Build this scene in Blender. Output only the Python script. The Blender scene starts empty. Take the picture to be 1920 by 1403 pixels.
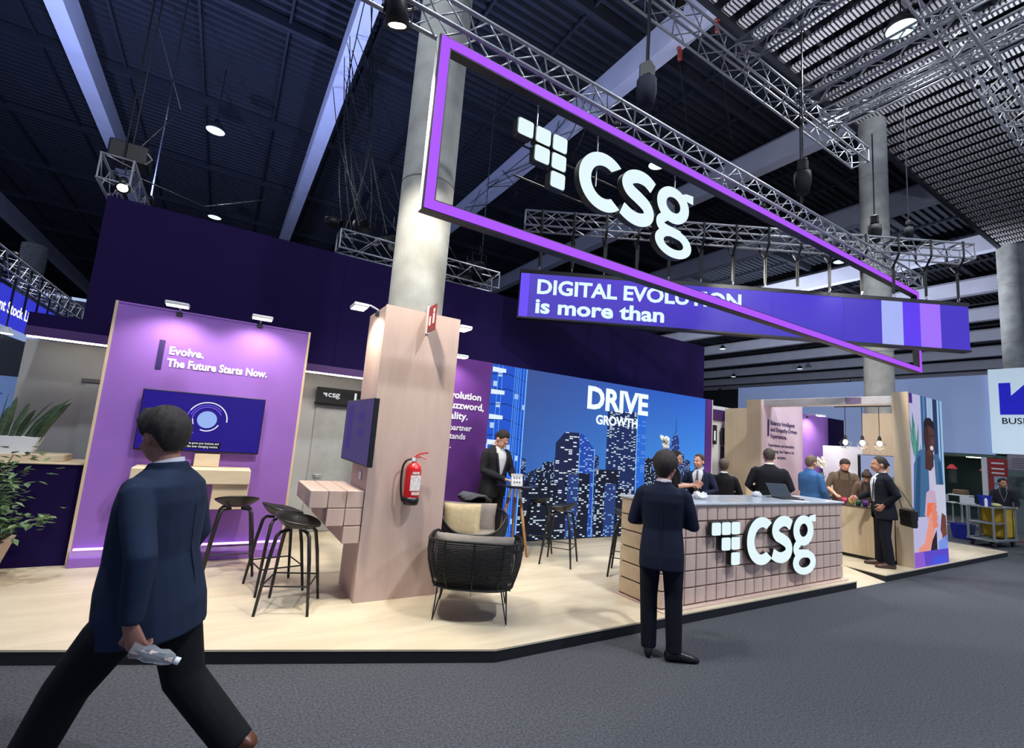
import bpy, bmesh, math, random
from mathutils import Vector, Matrix, Quaternion
random.seed(7)
S = bpy.context.scene
COL = S.collection
R = math.radians
PI = math.pi
def lin(c):
    return tuple((v/255/12.92 if v/255 <= .04045 else ((v/255+.055)/1.055)**2.4) for v in c)
# ---------------------------------------------------------------- camera
yaw, pitch, roll = R(31.013), R(7.667), R(4.369)
fw = Vector((math.sin(yaw)*math.cos(pitch), math.cos(yaw)*math.cos(pitch), math.sin(pitch)))
rt = Vector((math.cos(yaw), -math.sin(yaw), 0)); up = rt.cross(fw)
rt2 = rt*math.cos(roll)+up*math.sin(roll); up2 = up*math.cos(roll)-rt*math.sin(roll)
cam = bpy.data.objects.new('camera', bpy.data.cameras.new('camera'))
cam.data.sensor_width = 36; cam.data.lens = 885.7*36/1920; cam.data.clip_start = .05; cam.data.clip_end = 400
m = Matrix((rt2, up2, -fw)).transposed().to_4x4(); m.translation = (0, 0, 1.75)
cam.matrix_world = m
COL.objects.link(cam); S.camera = cam
# ---------------------------------------------------------------- world, exposure
W = bpy.data.worlds.new('hall_ambient'); S.world = W; W.use_nodes = True
W.node_tree.nodes['Background'].inputs[0].default_value = (.30, .36, .55, 1)
W.node_tree.nodes['Background'].inputs[1].default_value = 1.5
S.view_settings.view_transform = 'Standard'; S.view_settings.look = 'None'
S.view_settings.gamma = 1; S.view_settings.exposure = 0; S.view_settings.use_curve_mapping = False
# ---------------------------------------------------------------- materials
MATS = {}
def nodes(name):
    m = bpy.data.materials.new(name); m.use_nodes = True
    nt = m.node_tree; return m, nt, nt.nodes['Principled BSDF']
def mat(name, col, rough=.6, metal=0, var=.08, scale=8, emit=0, bump=0, alpha=1, trans=0, stretch=(1,1,1), spec=.5, coord='Object'):
    if name in MATS: return MATS[name]
    m, nt, b = nodes(name); c = lin(col)
    tc = nt.nodes.new('ShaderNodeTexCoord'); mp = nt.nodes.new('ShaderNodeMapping'); mp.inputs['Scale'].default_value = stretch
    nt.links.new(tc.outputs[coord], mp.inputs[0])
    nz = nt.nodes.new('ShaderNodeTexNoise'); nz.inputs['Scale'].default_value = scale; nz.inputs['Detail'].default_value = 4
    nt.links.new(mp.outputs[0], nz.inputs['Vector'])
    mr = nt.nodes.new('ShaderNodeMapRange'); mr.inputs['From Min'].default_value = .3; mr.inputs['From Max'].default_value = .7
    mr.inputs['To Min'].default_value = 1-var; mr.inputs['To Max'].default_value = 1+var
    nt.links.new(nz.outputs[0], mr.inputs['Value'])
    mx = nt.nodes.new('ShaderNodeVectorMath'); mx.operation = 'SCALE'; mx.inputs[0].default_value = c
    nt.links.new(mr.outputs[0], mx.inputs['Scale'])
    nt.links.new(mx.outputs[0], b.inputs['Base Color'])
    b.inputs['Roughness'].default_value = rough; b.inputs['Metallic'].default_value = metal
    b.inputs['Specular IOR Level'].default_value = spec
    if emit:
        nt.links.new(mx.outputs[0], b.inputs['Emission Color']); b.inputs['Emission Strength'].default_value = emit
    if bump:
        bp = nt.nodes.new('ShaderNodeBump'); bp.inputs['Strength'].default_value = bump; bp.inputs['Distance'].default_value = .01
        nt.links.new(nz.outputs[0], bp.inputs['Height']); nt.links.new(bp.outputs[0], b.inputs['Normal'])
    if trans: b.inputs['Transmission Weight'].default_value = trans
    if alpha < 1: b.inputs['Alpha'].default_value = alpha
    MATS[name] = m; return m
def wood_mat(name, c1, c2, stretch, rough=.45, scale=3):
    m, nt, b = nodes(name)
    tc = nt.nodes.new('ShaderNodeTexCoord'); mp = nt.nodes.new('ShaderNodeMapping'); mp.inputs['Scale'].default_value = stretch
    nt.links.new(tc.outputs['Object'], mp.inputs[0])
    nz = nt.nodes.new('ShaderNodeTexNoise'); nz.inputs['Scale'].default_value = scale; nz.inputs['Detail'].default_value = 7; nz.inputs['Roughness'].default_value = .62; nz.inputs['Distortion'].default_value = .6
    nt.links.new(mp.outputs[0], nz.inputs['Vector'])
    cr = nt.nodes.new('ShaderNodeValToRGB'); cr.color_ramp.elements[0].position = .3; cr.color_ramp.elements[1].position = .72
    cr.color_ramp.elements[0].color = (*lin(c1), 1); cr.color_ramp.elements[1].color = (*lin(c2), 1)
    nt.links.new(nz.outputs[0], cr.inputs[0]); nt.links.new(cr.outputs[0], b.inputs['Base Color'])
    b.inputs['Roughness'].default_value = rough
    MATS[name] = m; return m
def emat(name, col, s=1, dark=(8,8,10)):
    """a lit screen or lamp face"""
    if name in MATS: return MATS[name]
    m, nt, b = nodes(name)
    b.inputs['Base Color'].default_value = (*lin(dark), 1); b.inputs['Roughness'].default_value = .7; b.inputs['Specular IOR Level'].default_value = .15
    nz = nt.nodes.new('ShaderNodeTexNoise'); nz.inputs['Scale'].default_value = 2
    mr = nt.nodes.new('ShaderNodeMapRange'); mr.inputs['To Min'].default_value = .96; mr.inputs['To Max'].default_value = 1.04
    nt.links.new(nz.outputs[0], mr.inputs['Value'])
    mx = nt.nodes.new('ShaderNodeVectorMath'); mx.operation = 'SCALE'; mx.inputs[0].default_value = lin(col)
    nt.links.new(mr.outputs[0], mx.inputs['Scale'])
    nt.links.new(mx.outputs[0], b.inputs['Emission Color']); b.inputs['Emission Strength'].default_value = s
    MATS[name] = m; return m
def grad_emat(name, c00, c10, c01, c11, dims, s=1, noise=.0):
    """screen picture: four corner colours blended over object x / z (content of a lit screen)"""
    m, nt, b = nodes(name)
    b.inputs['Base Color'].default_value = (.004, .004, .006, 1); b.inputs['Roughness'].default_value = .7; b.inputs['Specular IOR Level'].default_value = .15
    tc = nt.nodes.new('ShaderNodeTexCoord'); sp = nt.nodes.new('ShaderNodeSeparateXYZ'); nt.links.new(tc.outputs['Object'], sp.inputs[0])
    def rng(o, a, z):
        r = nt.nodes.new('ShaderNodeMapRange'); r.inputs['From Min'].default_value = a; r.inputs['From Max'].default_value = z
        nt.links.new(o, r.inputs['Value']); return r.outputs[0]
    fx = rng(sp.outputs[0], dims[0], dims[1]); fz = rng(sp.outputs[2], dims[2], dims[3])
    def mix(f, a, c):
        x = nt.nodes.new('ShaderNodeMix'); x.data_type = 'RGBA'; nt.links.new(f, x.inputs[0])
        for i, v in ((6, a), (7, c)):
            if isinstance(v, tuple): x.inputs[i].default_value = (*lin(v), 1)
            else: nt.links.new(v, x.inputs[i])
        return x.outputs[2]
    o = mix(fz, mix(fx, c00, c10), mix(fx, c01, c11))
    nt.links.new(o, b.inputs['Emission Color']); b.inputs['Emission Strength'].default_value = s
    MATS[name] = m; return m
def win_mat(name, base, lit, dens, sx, sz, s=1, gap=.35, seed=0):
    """picture of a lit facade on a screen: random cells of a grid in object x / z light up"""
    m, nt, b = nodes(name)
    b.inputs['Base Color'].default_value = (.004, .004, .006, 1); b.inputs['Roughness'].default_value = .7; b.inputs['Specular IOR Level'].default_value = .15
    tc = nt.nodes.new('ShaderNodeTexCoord'); mp = nt.nodes.new('ShaderNodeMapping'); mp.inputs['Scale'].default_value = (sx, 0, sz); mp.inputs['Location'].default_value = (seed*3.7, seed, seed*1.3)
    nt.links.new(tc.outputs['Object'], mp.inputs[0])
    fl = nt.nodes.new('ShaderNodeVectorMath'); fl.operation = 'FLOOR'; nt.links.new(mp.outputs[0], fl.inputs[0])
    wn = nt.nodes.new('ShaderNodeTexWhiteNoise'); wn.noise_dimensions = '3D'; nt.links.new(fl.outputs[0], wn.inputs[0])
    fr = nt.nodes.new('ShaderNodeVectorMath'); fr.operation = 'FRACTION'; nt.links.new(mp.outputs[0], fr.inputs[0])
    sp = nt.nodes.new('ShaderNodeSeparateXYZ'); nt.links.new(fr.outputs[0], sp.inputs[0])
    def gt(o, v, op='GREATER_THAN'):
        n = nt.nodes.new('ShaderNodeMath'); n.operation = op; nt.links.new(o, n.inputs[0])
        if isinstance(v, float): n.inputs[1].default_value = v
        else: nt.links.new(v, n.inputs[1])
        return n.outputs[0]
    k = gt(gt(gt(wn.outputs[0], 1.-dens), gt(sp.outputs[2], gap), 'MULTIPLY'), gt(sp.outputs[0], .15), 'MULTIPLY')
    k = gt(k, wn.outputs[0], 'MULTIPLY')
    x = nt.nodes.new('ShaderNodeMix'); x.data_type = 'RGBA'; nt.links.new(k, x.inputs[0])
    x.inputs[6].default_value = (*lin(base), 1); x.inputs[7].default_value = (*lin(lit), 1)
    nt.links.new(x.outputs[2], b.inputs['Emission Color']); b.inputs['Emission Strength'].default_value = s
    MATS[name] = m; return m
# ---------------------------------------------------------------- mesh helpers
class B:
    def __init__(s): s.v = []; s.f = []
    def add(s, vs, fs):
        o = len(s.v); s.v += [tuple(v) for v in vs]; s.f += [tuple(i+o for i in f) for f in fs]; return s
    def box(s, x0, x1, y0, y1, z0, z1):
        return s.add([(x0,y0,z0),(x1,y0,z0),(x1,y1,z0),(x0,y1,z0),(x0,y0,z1),(x1,y0,z1),(x1,y1,z1),(x0,y1,z1)],
                     [(3,2,1,0),(4,5,6,7),(0,1,5,4),(1,2,6,5),(2,3,7,6),(3,0,4,7)])
    def cbox(s, x0, x1, y0, y1, z0, z1, c=.01):
        """box with chamfered edges all round"""
        bm = bmesh.new(); bmesh.ops.create_cube(bm, size=1)
        for v in bm.verts:
            v.co = ((x0+x1)/2+v.co.x*(x1-x0), (y0+y1)/2+v.co.y*(y1-y0), (z0+z1)/2+v.co.z*(z1-z0))
        bmesh.ops.bevel(bm, geom=list(bm.edges), offset=c, segments=1, affect='EDGES', profile=.5)
        bm.verts.index_update(); s.add([v.co for v in bm.verts], [[v.index for v in f.verts] for f in bm.faces]); bm.free(); return s
    def loft(s, secs, cap=True):
        """secs: list of rings of equal length"""
        n = len(secs[0]); vs = [p for r in secs for p in r]; fs = []
        for i in range(len(secs)-1):
            for j in range(n):
                a = i*n+j; b = i*n+(j+1) % n; fs.append((a, b, b+n, a+n))
        if cap: fs += [tuple(range(n-1, -1, -1)), tuple(range((len(secs)-1)*n, len(secs)*n))]
        return s.add(vs, fs)
    def tube(s, pts, rad, n=8, side=None, cap=True):
        """rad: number or per-point number or (a,b) pair"""
        P = [Vector(p) for p in pts]; secs = []
        if not isinstance(rad, (list,)): rad = [rad]*len(P)
        ref = Vector(side) if side else None
        for i, p in enumerate(P):
            t = (P[min(i+1, len(P)-1)]-P[max(i-1, 0)])
            t = t.normalized() if t.length > 1e-9 else Vector((0,0,1))
            if ref is None:
                ref = Vector((1,0,0)) if abs(t.x) < .8 else Vector((0,1,0))
            a = (ref-t*ref.dot(t)).normalized(); b = t.cross(a)
            if side is None: ref = a
            r = rad[i]; ra, rb = r if isinstance(r, tuple) else (r, r)
            secs.append([p+a*(ra*math.cos(2*PI*k/n))+b*(rb*math.sin(2*PI*k/n)) for k in range(n)])
        return s.loft(secs, cap)
    def bar(s, p, q, w, h=None):
        h = h or w; return s.tube([p, q], [(w*.7071, h*.7071)]*2, 4)
    def lathe(s, prof, c=(0,0,0), n=20, a0=0, a1=2*PI):
        """prof: (r,z)"""
        full = abs(a1-a0-2*PI) < 1e-6; k = n if full else n+1
        vs = []; fs = []
        for r, z in prof:
            for i in range(k):
                a = a0+(a1-a0)*i/n; vs.append((c[0]+r*math.cos(a), c[1]+r*math.sin(a), c[2]+z))
        for i in range(len(prof)-1):
            for j in range(n):
                b = (j+1) % k if full else j+1
                fs.append((i*k+j, i*k+b, (i+1)*k+b, (i+1)*k+j))
        return s.add(vs, fs)
    def ell(s, c, r, n=12, m=8, rot=None):
        c = Vector(c); vs = [Vector((0,0,r[2]))]; fs = []
        for i in range(1, m):
            t = PI*i/m
            for j in range(n):
                a = 2*PI*j/n; vs.append(Vector((r[0]*math.sin(t)*math.cos(a), r[1]*math.sin(t)*math.sin(a), r[2]*math.cos(t))))
        vs.append(Vector((0,0,-r[2])))
        for j in range(n): fs.append((0, 1+j, 1+(j+1) % n))
        for i in range(m-2):
            for j in range(n):
                a = 1+i*n+j; b = 1+i*n+(j+1) % n; fs.append((a, a+n, b+n, b))
        l = len(vs)-1
        for j in range(n): fs.append((l, 1+(m-2)*n+(j+1) % n, 1+(m-2)*n+j))
        if rot is not None: vs = [rot @ v for v in vs]
        return s.add([v+c for v in vs], fs)
    def prism(s, poly, y0, y1):
        """poly in (x,z), extruded along y"""
        n = len(poly)
        return s.add([(x,y0,z) for x,z in poly]+[(x,y1,z) for x,z in poly],
            [tuple(range(n)), tuple(range(2*n-1, n-1, -1))]+[((i+1) % n, i, i+n, (i+1) % n+n) for i in range(n)])
    def slab(s, poly, z0, z1):
        """poly in (x,y), extruded along z"""
        n = len(poly)
        return s.add([(x,y,z0) for x,y in poly]+[(x,y,z1) for x,y in poly],
            [tuple(range(n-1, -1, -1)), tuple(range(n, 2*n))]+[(i, (i+1) % n, (i+1) % n+n, i+n) for i in range(n)])
    def map(s, fn): s.v = [tuple(fn(Vector(v))) for v in s.v]; return s
    def mesh(s, name, material, origin=(0,0,0), smooth=False):
        o = Vector(origin); me = bpy.data.meshes.new(name)
        me.from_pydata([tuple(Vector(v)-o) for v in s.v], [], s.f)
        if material: me.materials.append(material)
        bm = bmesh.new(); bm.from_mesh(me); bmesh.ops.recalc_face_normals(bm, faces=bm.faces); bm.to_mesh(me); bm.free()
        if smooth:
            me.polygons.foreach_set('use_smooth', [True]*len(me.polygons))
        me.update(); return me
    def obj(s, name, material, parent=None, origin=None, smooth=False):
        """origin None: the mesh is given in the parent's own frame (or the world's)"""
        me = s.mesh(name, material, origin or (0,0,0), smooth)
        o = bpy.data.objects.new(name, me); COL.objects.link(o)
        if origin: o.location = origin
        if parent: o.parent = parent
        return o
    def wobj(s, name, material, parent, smooth=False):
        """mesh given in world coordinates, parent is an unrotated Empty"""
        o = bpy.data.objects.new(name, s.mesh(name, material, parent.location, smooth)); COL.objects.link(o); o.parent = parent; return o
def place(name, me, parent, loc=(0,0,0), rot=(0,0,0), scale=(1,1,1)):
    o = bpy.data.objects.new(name, me); COL.objects.link(o); o.parent = parent
    o.location = loc; o.rotation_euler = rot; o.scale = scale; return o
def tag(o, label, cat, group=None):
    o['label'] = label; o['category'] = cat
    if group: o['group'] = group
    return o
def thing(name, label, cat, loc=(0,0,0), rz=0, group=None):
    o = bpy.data.objects.new(name, None); COL.objects.link(o); o.empty_display_size = .1
    o.location = loc; o.rotation_euler = (0, 0, rz); return tag(o, label, cat, group)
def struct(o): o['kind'] = 'structure'; return o
def copy_tree(o, parent=None):
    c = o.copy(); COL.objects.link(c); c.parent = parent
    for ch in list(o.children): copy_tree(ch, c)
    return c
TMP = bpy.data.scenes.new('tmp')
def evaluate(ob):
    TMP.collection.objects.link(ob); vl = TMP.view_layers[0]; vl.update()
    me = bpy.data.meshes.new_from_object(ob.evaluated_get(vl.depsgraph), depsgraph=vl.depsgraph)
    TMP.collection.objects.unlink(ob); d = ob.data; bpy.data.objects.remove(ob)
    return me
def text_mesh(body, size, bold=0., extrude=.002, align='LEFT', spacing=1., line=1.):
    cu = bpy.data.curves.new('lettering', 'FONT'); cu.body = body; cu.size = size; cu.offset = bold*size; cu.extrude = extrude
    cu.align_x = align; cu.space_character = spacing; cu.space_line = line; cu.resolution_u = 3
    return evaluate(bpy.data.objects.new('lettering', cu))
AX = {'-y': ((1,0,0),(0,0,1),(0,-1,0)), '-x': ((0,-1,0),(0,0,1),(-1,0,0)), '+x': ((0,1,0),(0,0,1),(1,0,0)), 'up': ((1,0,0),(0,1,0),(0,0,1))}
def text(name, body, size, material, parent, loc, axes='-y', width=None, **k):
    """lettering as a flat mesh part; loc is in the parent's frame; width squeezes the line to that width"""
    words = body.split(' ')
    if len(words) > 1:
        ext = lambda s: (lambda m: (min(v.co.x for v in m.vertices), max(v.co.x for v in m.vertices)))(text_mesh(s, size, **{**k, 'align': 'LEFT'}))
        a0, a1 = ext(body); kx = width/(a1-a0) if width else 1; d = Vector((AX[axes] if isinstance(axes, str) else axes)[0]); off = -(a1 if k.get('align') == 'RIGHT' else 0)
        for i, w_ in enumerate(words):
            x = ext(' '.join(words[:i+1]))[1]-ext(w_)[1]; b0, b1 = ext(w_)
            o = text(name, w_, size, material, parent, Vector(loc)+d*((x+off)*kx), axes, (b1-b0)*kx, **{**k, 'align': 'LEFT'})
        return o
    me = text_mesh(body, size, **k); ax = AX[axes] if isinstance(axes, str) else axes
    a, b, c = [Vector(v) for v in ax]
    w = max(v.co.x for v in me.vertices)-min(v.co.x for v in me.vertices)
    kx = width/w if width else 1
    for v in me.vertices: v.co = a*(v.co.x*kx)+b*v.co.y+c*v.co.z
    me.materials.clear(); me.materials.append(material); me.name = name
    return place(name, me, parent, loc)
def light(name, kind, parent, loc, energy, col=(1,1,1), aim=None, size=.1, angle=60, blend=.5, sizey=None):
    d = bpy.data.lights.new(name, kind); d.energy = energy; d.color = col
    if kind == 'AREA':
        d.size = size
        if sizey: d.shape = 'RECTANGLE'; d.size_y = sizey
    else: d.shadow_soft_size = size
    if kind == 'SPOT': d.spot_size = R(angle); d.spot_blend = blend
    o = bpy.data.objects.new(name, d); COL.objects.link(o); o.parent = parent; o.location = loc
    if aim is not None: o.rotation_euler = Vector(aim).to_track_quat('-Z', 'Y').to_euler()
    return o
# shared materials
M_BLACK = mat('black_metal', (14,14,16), .5, 0, .1)
M_BLACKP = mat('black_plastic', (18,18,20), .4, 0, .1)
M_WHITE = mat('white_paint', (225,226,228), .5, 0, .03)
M_ALU = mat('aluminium', (190,190,196), .38, .55, .06, 20)
M_DARKMET = mat('dark_steel', (46,48,54), .5, .4, .1)
M_WOOD = wood_mat('birch_panel', (203,180,148), (216,196,166), (3,3,.35), .5)
M_WOODLIT = wood_mat('purple_lit_birch_panel', (186,160,149), (197,172,160), (4,4,.6), .6)  # purple light on the birch is painted in as a rose tint
M_WOODH = wood_mat('birch_panel_lengthwise', (204,182,150), (218,199,170), (.5,3,3), .5)
M_TILE = wood_mat('rose_birch_tile', (208,178,164), (222,196,182), (6,6,1.2), .5, 2)
M_FLOOR = wood_mat('pale_floor_laminate', (196,178,150), (222,207,180), (.4,2.2,1), .38, 2.2)
M_LED = emat('lit_letter_face', (228,248,252), 1.0)
M_LAMPF = emat('lamp_face', (255,248,230), 9)
# ================================================================ the hall
M_CARPET = mat('grey_carpet', (76,77,82), .95, 0, .35, 60, bump=.5, spec=.1)
M_DECK = mat('dark_roof_deck', (27,31,42), .7, .2, .12, 4)
M_BEAM = mat('pale_beam_paint', (168,170,186), .6, 0, .07, 1.5)
M_CONC = mat('concrete', (150,150,146), .8, 0, .22, 3.2, bump=.15)
M_DIMWALL = mat('dark_hall_wall', (60,66,76), .8, 0, .15, .4)
def slat_material():
    m, nt, b = nodes('perforated_slat'); tc = nt.nodes.new('ShaderNodeTexCoord'); sp = nt.nodes.new('ShaderNodeSeparateXYZ'); nt.links.new(tc.outputs['Object'], sp.inputs[0])
    def ma(op, a, v):
        n = nt.nodes.new('ShaderNodeMath'); n.operation = op; nt.links.new(a, n.inputs[0]); n.inputs[1].default_value = v; return n.outputs[0]
    k = ma('GREATER_THAN', ma('FRACT', ma('MULTIPLY', sp.outputs[1], 13), 0), .42)
    x = nt.nodes.new('ShaderNodeMix'); x.data_type = 'RGBA'; nt.links.new(k, x.inputs[0])
    x.inputs[6].default_value = (*lin((30,30,34)), 1); x.inputs[7].default_value = (*lin((190,186,186)), 1)
    nt.links.new(x.outputs[2], b.inputs['Base Color']); b.inputs['Roughness'].default_value = .6; return m
M_SLAT = slat_material()
floor = struct(B().slab([(-40,-25),(85,-25),(85,65),(-40,65)], -.05, 0).obj('floor', M_CARPET))
# corrugated roof deck (one folded sheet) with its beams, purlins and slats
ceil = B(); ys = []; y = -25
while y < 62: ys += [(y, 12.25), (y+.10, 12.25), (y+.13, 12.37), (y+.23, 12.37)]; y += .26
n = len(ys); ceil.add([(-40,a,z) for a,z in ys]+[(85,a,z) for a,z in ys], [(i, i+1, n+i+1, n+i) for i in range(n-1)])
ceiling = struct(ceil.obj('ceiling', M_DECK))
prof = [(-.2,10.9),(.2,10.9),(.2,11.62),(.12,11.74),(-.12,11.74),(-.2,11.62)]
bm_ = B(); bm_.prism(prof, 5.62, 62); beam_me = bm_.mesh('beam', M_BEAM)
bx = -4.57-6.14*4
while bx < 84: place('beam', beam_me, ceiling, (bx,0,0)); bx += 6.14
pm = B().box(-40,85,-.07,.07,11.95,12.22).mesh('purlin', M_DECK)
for y in (8,13,18,23,28,33,38,44,50,56): place('purlin', pm, ceiling, (0,y,0))
rm = B().box(-.03,.03,5.7,62,12.1,12.2).mesh('rib', M_DECK)
x = -28.5
while x < 80:
    place('rib', rm, ceiling, (x,0,0)); x += 2.047
sm = B().box(-.135,.135,-14,5.5,10.86,10.92).mesh('slat', M_SLAT)
x = 4.2
while x < 60: place('slat', sm, ceiling, (x,0,0)); x += .52
gm = B().box(-40,60,5.5,5.62,10.8,11.3).mesh('slat_edge_girder', M_DARKMET); place('slat_edge_girder', gm, ceiling)
cm = B().box(4,60,-.04,.04,10.93,11.0).mesh('slat_carrier', M_DARKMET)
for y in (-10,-7,-4,-1,2,4.8): place('slat_carrier', cm, ceiling, (0,y,0))
struct(B().box(84,84.4,-25,65,0,12.3).obj('wall_far_end', M_DIMWALL))
struct(B().box(-40,85,64,64.4,0,12.3).obj('wall_back', M_DIMWALL))
def column(x, y, r, label):
    t = thing('concrete_column', label, 'column', (x,y,0))
    B().lathe([(0,0),(r,0),(r,10.88),(0,10.88)], n=40).obj('shaft', M_CONC, t, smooth=False)
    for z in (2.2,4.55,6.9,9.25):
        B().lathe([(r-.002,z-.006),(r+.0035,z-.006),(r+.0035,z+.006),(r-.002,z+.006)], n=40).obj('joint_ring', mat('joint_grey', (112,112,110), .9), t)
    for p in t.children[0].data.polygons: p.use_smooth = abs(p.normal.z) < .5
    return t
column(1.69, 5.02, .30, 'round raw concrete column rising out of the wood-clad box with the fire extinguisher')
column(13.85, 5.25, .31, 'round concrete column behind the kitchen nook, under the striped end of the banner')
column(26.1, 5.3, .42, 'round concrete column at the right picture edge above the white arrow sign')
column(-10.7, 38, .6, 'distant round column at the far left above the blue lettered fascia')
# ---------------------------------------------------------------- hall lamps
def hall_lamp(x, y, label, energy=2100):
    t = thing('hall_lamp', label, 'lamp', (x,y,10.2), 0, 'dome lamps of the hall')
    B().lathe([(.0,.34),(.07,.34),(.09,.27),(.2,.17),(.27,.02),(.27,0),(.25,0),(.18,.15),(.06,.25)], n=24).obj('dome', M_DARKMET, t, smooth=True)
    B().lathe([(0,.015),(.25,.015),(.25,.03),(0,.03)], n=24).obj('lens', emat('hall_lamp_lens', (190,235,240), 3), t)
    B().tube([(0,0,.34),(0,0,2.05)], .012, 6).obj('stem', M_BLACK, t)
    light('hall_lamp_light', 'SPOT', t, (0,0,-.03), energy, (.86,.93,1), (0,0,-1), .25, 150, .8)
    return t
for x, y, l in ((-1.3,16.2,'dome hall lamp hanging between the two leftmost roof beams, larger of the pair'),
                (-1.4,23.6,'dome hall lamp just above the top edge of the dark purple wall'),
                (10.26,3.36,'large round hall lamp seen among the slats at top right behind the trusses'),
                (10.16,9.36,'dome hall lamp peeking out below the hanging frame above the letter g'),
                (21.5,9.43,'dome hall lamp between the banner straps right of the frame'),
                (34,23.6,'small dome lamp right of the dark purple wall end, highest of the three there'),
                (47.2,31.4,'tiny far dome lamp beside the purple wall end, lowest of the three there'),
                (45.7,23.6,'small far dome lamp below the banner, rightmost of the three there'),
                (43.8,9.3,'dome lamp at the right picture edge above the arrow sign'),
                (-1.3,3.4,'added unseen dome hall lamp overhead in front of the stand, above the picture'),  # this and the next two: unseen lamps added for light
                (4.5,-1.5,'added unseen dome hall lamp overhead above the aisle carpet'),
                (10.3,-3.4,'added unseen dome hall lamp overhead above the aisle, right of the picture top')):
    hall_lamp(x, y, l, 3600 if y < 0 else 2100)
# ================================================================ the stand: platform
pl = [(-6.5,6.69),(2.07,3.38),(8.02,3.38),(8.02,4.0),(8.97,4.0),(8.97,3.39),(15.03,3.41),(14.95,8.6),(-6.5,8.6)]
M_SKIRT = mat('black_skirt', (16,18,24), .7)
stand = struct(B().slab(pl, 0, .086).obj('floor_stand_base', M_SKIRT))
fl = struct(B().slab([(a+(0 if 0 < i < 8 else 0), b-.006 if b < 6.5 else b) for i, (a,b) in enumerate(pl)], .086, .10).obj('floor_stand', M_FLOOR))
struct(B().add([(8.03,3.38,.002),(8.96,3.38,.002),(8.96,3.99,.002),(8.03,3.99,.002),(8.03,3.99,.1),(8.96,3.99,.1)], [(3,2,1,0),(0,1,5,4),(2,3,4,5),(0,4,3),(1,2,5)]).obj('floor_ramp', M_FLOOR))
# ================================================================ stand walls
M_LILAC = mat('lilac_wall', (146,102,188), .8, 0, .04, 3, spec=.2)
M_PURP = mat('purple_wall', (92,48,124), .8, 0, .05, 3, spec=.2)
M_DPURP = mat('dark_purple_wall', (26,13,60), .8, 0, .06, 2, spec=.1)
M_GREY = mat('grey_wall', (166,166,164), .7, 0, .05, 2)
M_PALEW = mat('white_lettering', (240,238,245), .6)
M_DTXT = mat('dark_purple_lettering', (44,26,92), .6)
wd = thing('high_fascia_wall', 'tall dark purple wall rising behind the whole stand', 'wall', (4.2,7.45,0))
xs = [-1.56,1.32,4.2,7.07,9.94]
for a, b in zip(xs, xs[1:]): B().box(a+.002,b-.002,7.4,7.5,2.60,4.34).wobj('panel', M_DPURP, wd)
B().box(-2.02,9.94,7.385,7.5,2.49,2.60).wobj('lower_band', mat('band_purple_lit', (72,40,100), .6), wd)  # lighter tone paints in the strip light's glow on the band
B().box(-2.02,-1.56,7.4,7.5,2.60,2.76).wobj('side_band', M_DPURP, wd)
B().box(-2.02,9.94,7.5,7.92,2.5,2.56).wobj('soffit', M_GREY, wd)
B().box(-2.0,9.92,7.40,7.43,2.472,2.488).wobj('light_strip', emat('strip_light', (255,246,225), 22), wd)
for x in (-.9,1.9,4.6,7.6): B().box(x,x+.08,7.52,7.6,.1,4.25).wobj('post', M_DARKMET, wd)
wg = struct(B().box(-2.14,9.94,7.93,8.03,.1,2.5).obj('wall_grey_back', M_GREY))
# doors in the grey wall
def door(name, x0, x1, hx):
    d = struct(B().box(x0,x1,7.905,7.929,.11,2.03).obj(name, mat('door_grey', (160,162,160), .6), origin=(x0,7.93,.1)))
    B().cbox(-.04,x1-x0+.04,-.045,0,1.935,1.985,.006).obj('lintel', mat('lintel_grey', (96,92,92), .5), d)
    B().tube([(hx,-.03,.86),(hx,-.085,.86),(hx+.12,-.085,.86)], .011, 8).obj('handle', M_ALU, d, smooth=True)
    B().lathe([(0,0),(.026,0),(.026,.012),(0,.012)], n=14).map(lambda v: Vector((v.x+hx, -.025-v.z, v.y+.86))).obj('rose', M_ALU, d)
    return d
door('door_1', 1.24, 2.10, .09)
door('door_2', -1.52, -.7, .72)
rs = thing('room_sign', 'black sign box with white logo and number 1 above the grey door', 'sign', (1.55,7.93,2.07))
B().cbox(1.21,1.98,7.80,7.90,2.06,2.31,.005).wobj('box', M_BLACKP, rs)
B().box(1.21,1.98,7.9,7.93,2.15,2.25).wobj('mount', M_DARKMET, rs)
# ---------------------------------------------------------------- logo outlines
def arc(cx, cz, rx, rz, a0, a1, n=22): return [(cx+rx*math.cos(R(a0+(a1-a0)*i/n)), cz+rz*math.sin(R(a0+(a1-a0)*i/n))) for i in range(n+1)]
def strip(pts, w):
    """closed outline of a stroke along pts"""
    L = []; Rr = []
    for i, p in enumerate(pts):
        a = Vector(pts[max(i-1,0)]); b = Vector(pts[min(i+1,len(pts)-1)]); d = (b-a).normalized(); nn = Vector((-d.y, d.x))
        ww = w[i] if isinstance(w, list) else w
        L.append(tuple(Vector(p)+nn*ww/2)); Rr.append(tuple(Vector(p)-nn*ww/2))
    return L, Rr
def smooth_path(pts, n=6):
    out = []
    for i in range(len(pts)-1):
        p0 = Vector(pts[max(i-1,0)]); p1 = Vector(pts[i]); p2 = Vector(pts[i+1]); p3 = Vector(pts[min(i+2,len(pts)-1)])
        for k in range(n):
            t = k/n; out.append(tuple(.5*((2*p1)+(p2-p0)*t+(2*p0-5*p1+4*p2-p3)*t*t+(3*p1-p0-3*p2+p3)*t**3)))
    return out+[tuple(pts[-1])]
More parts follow.
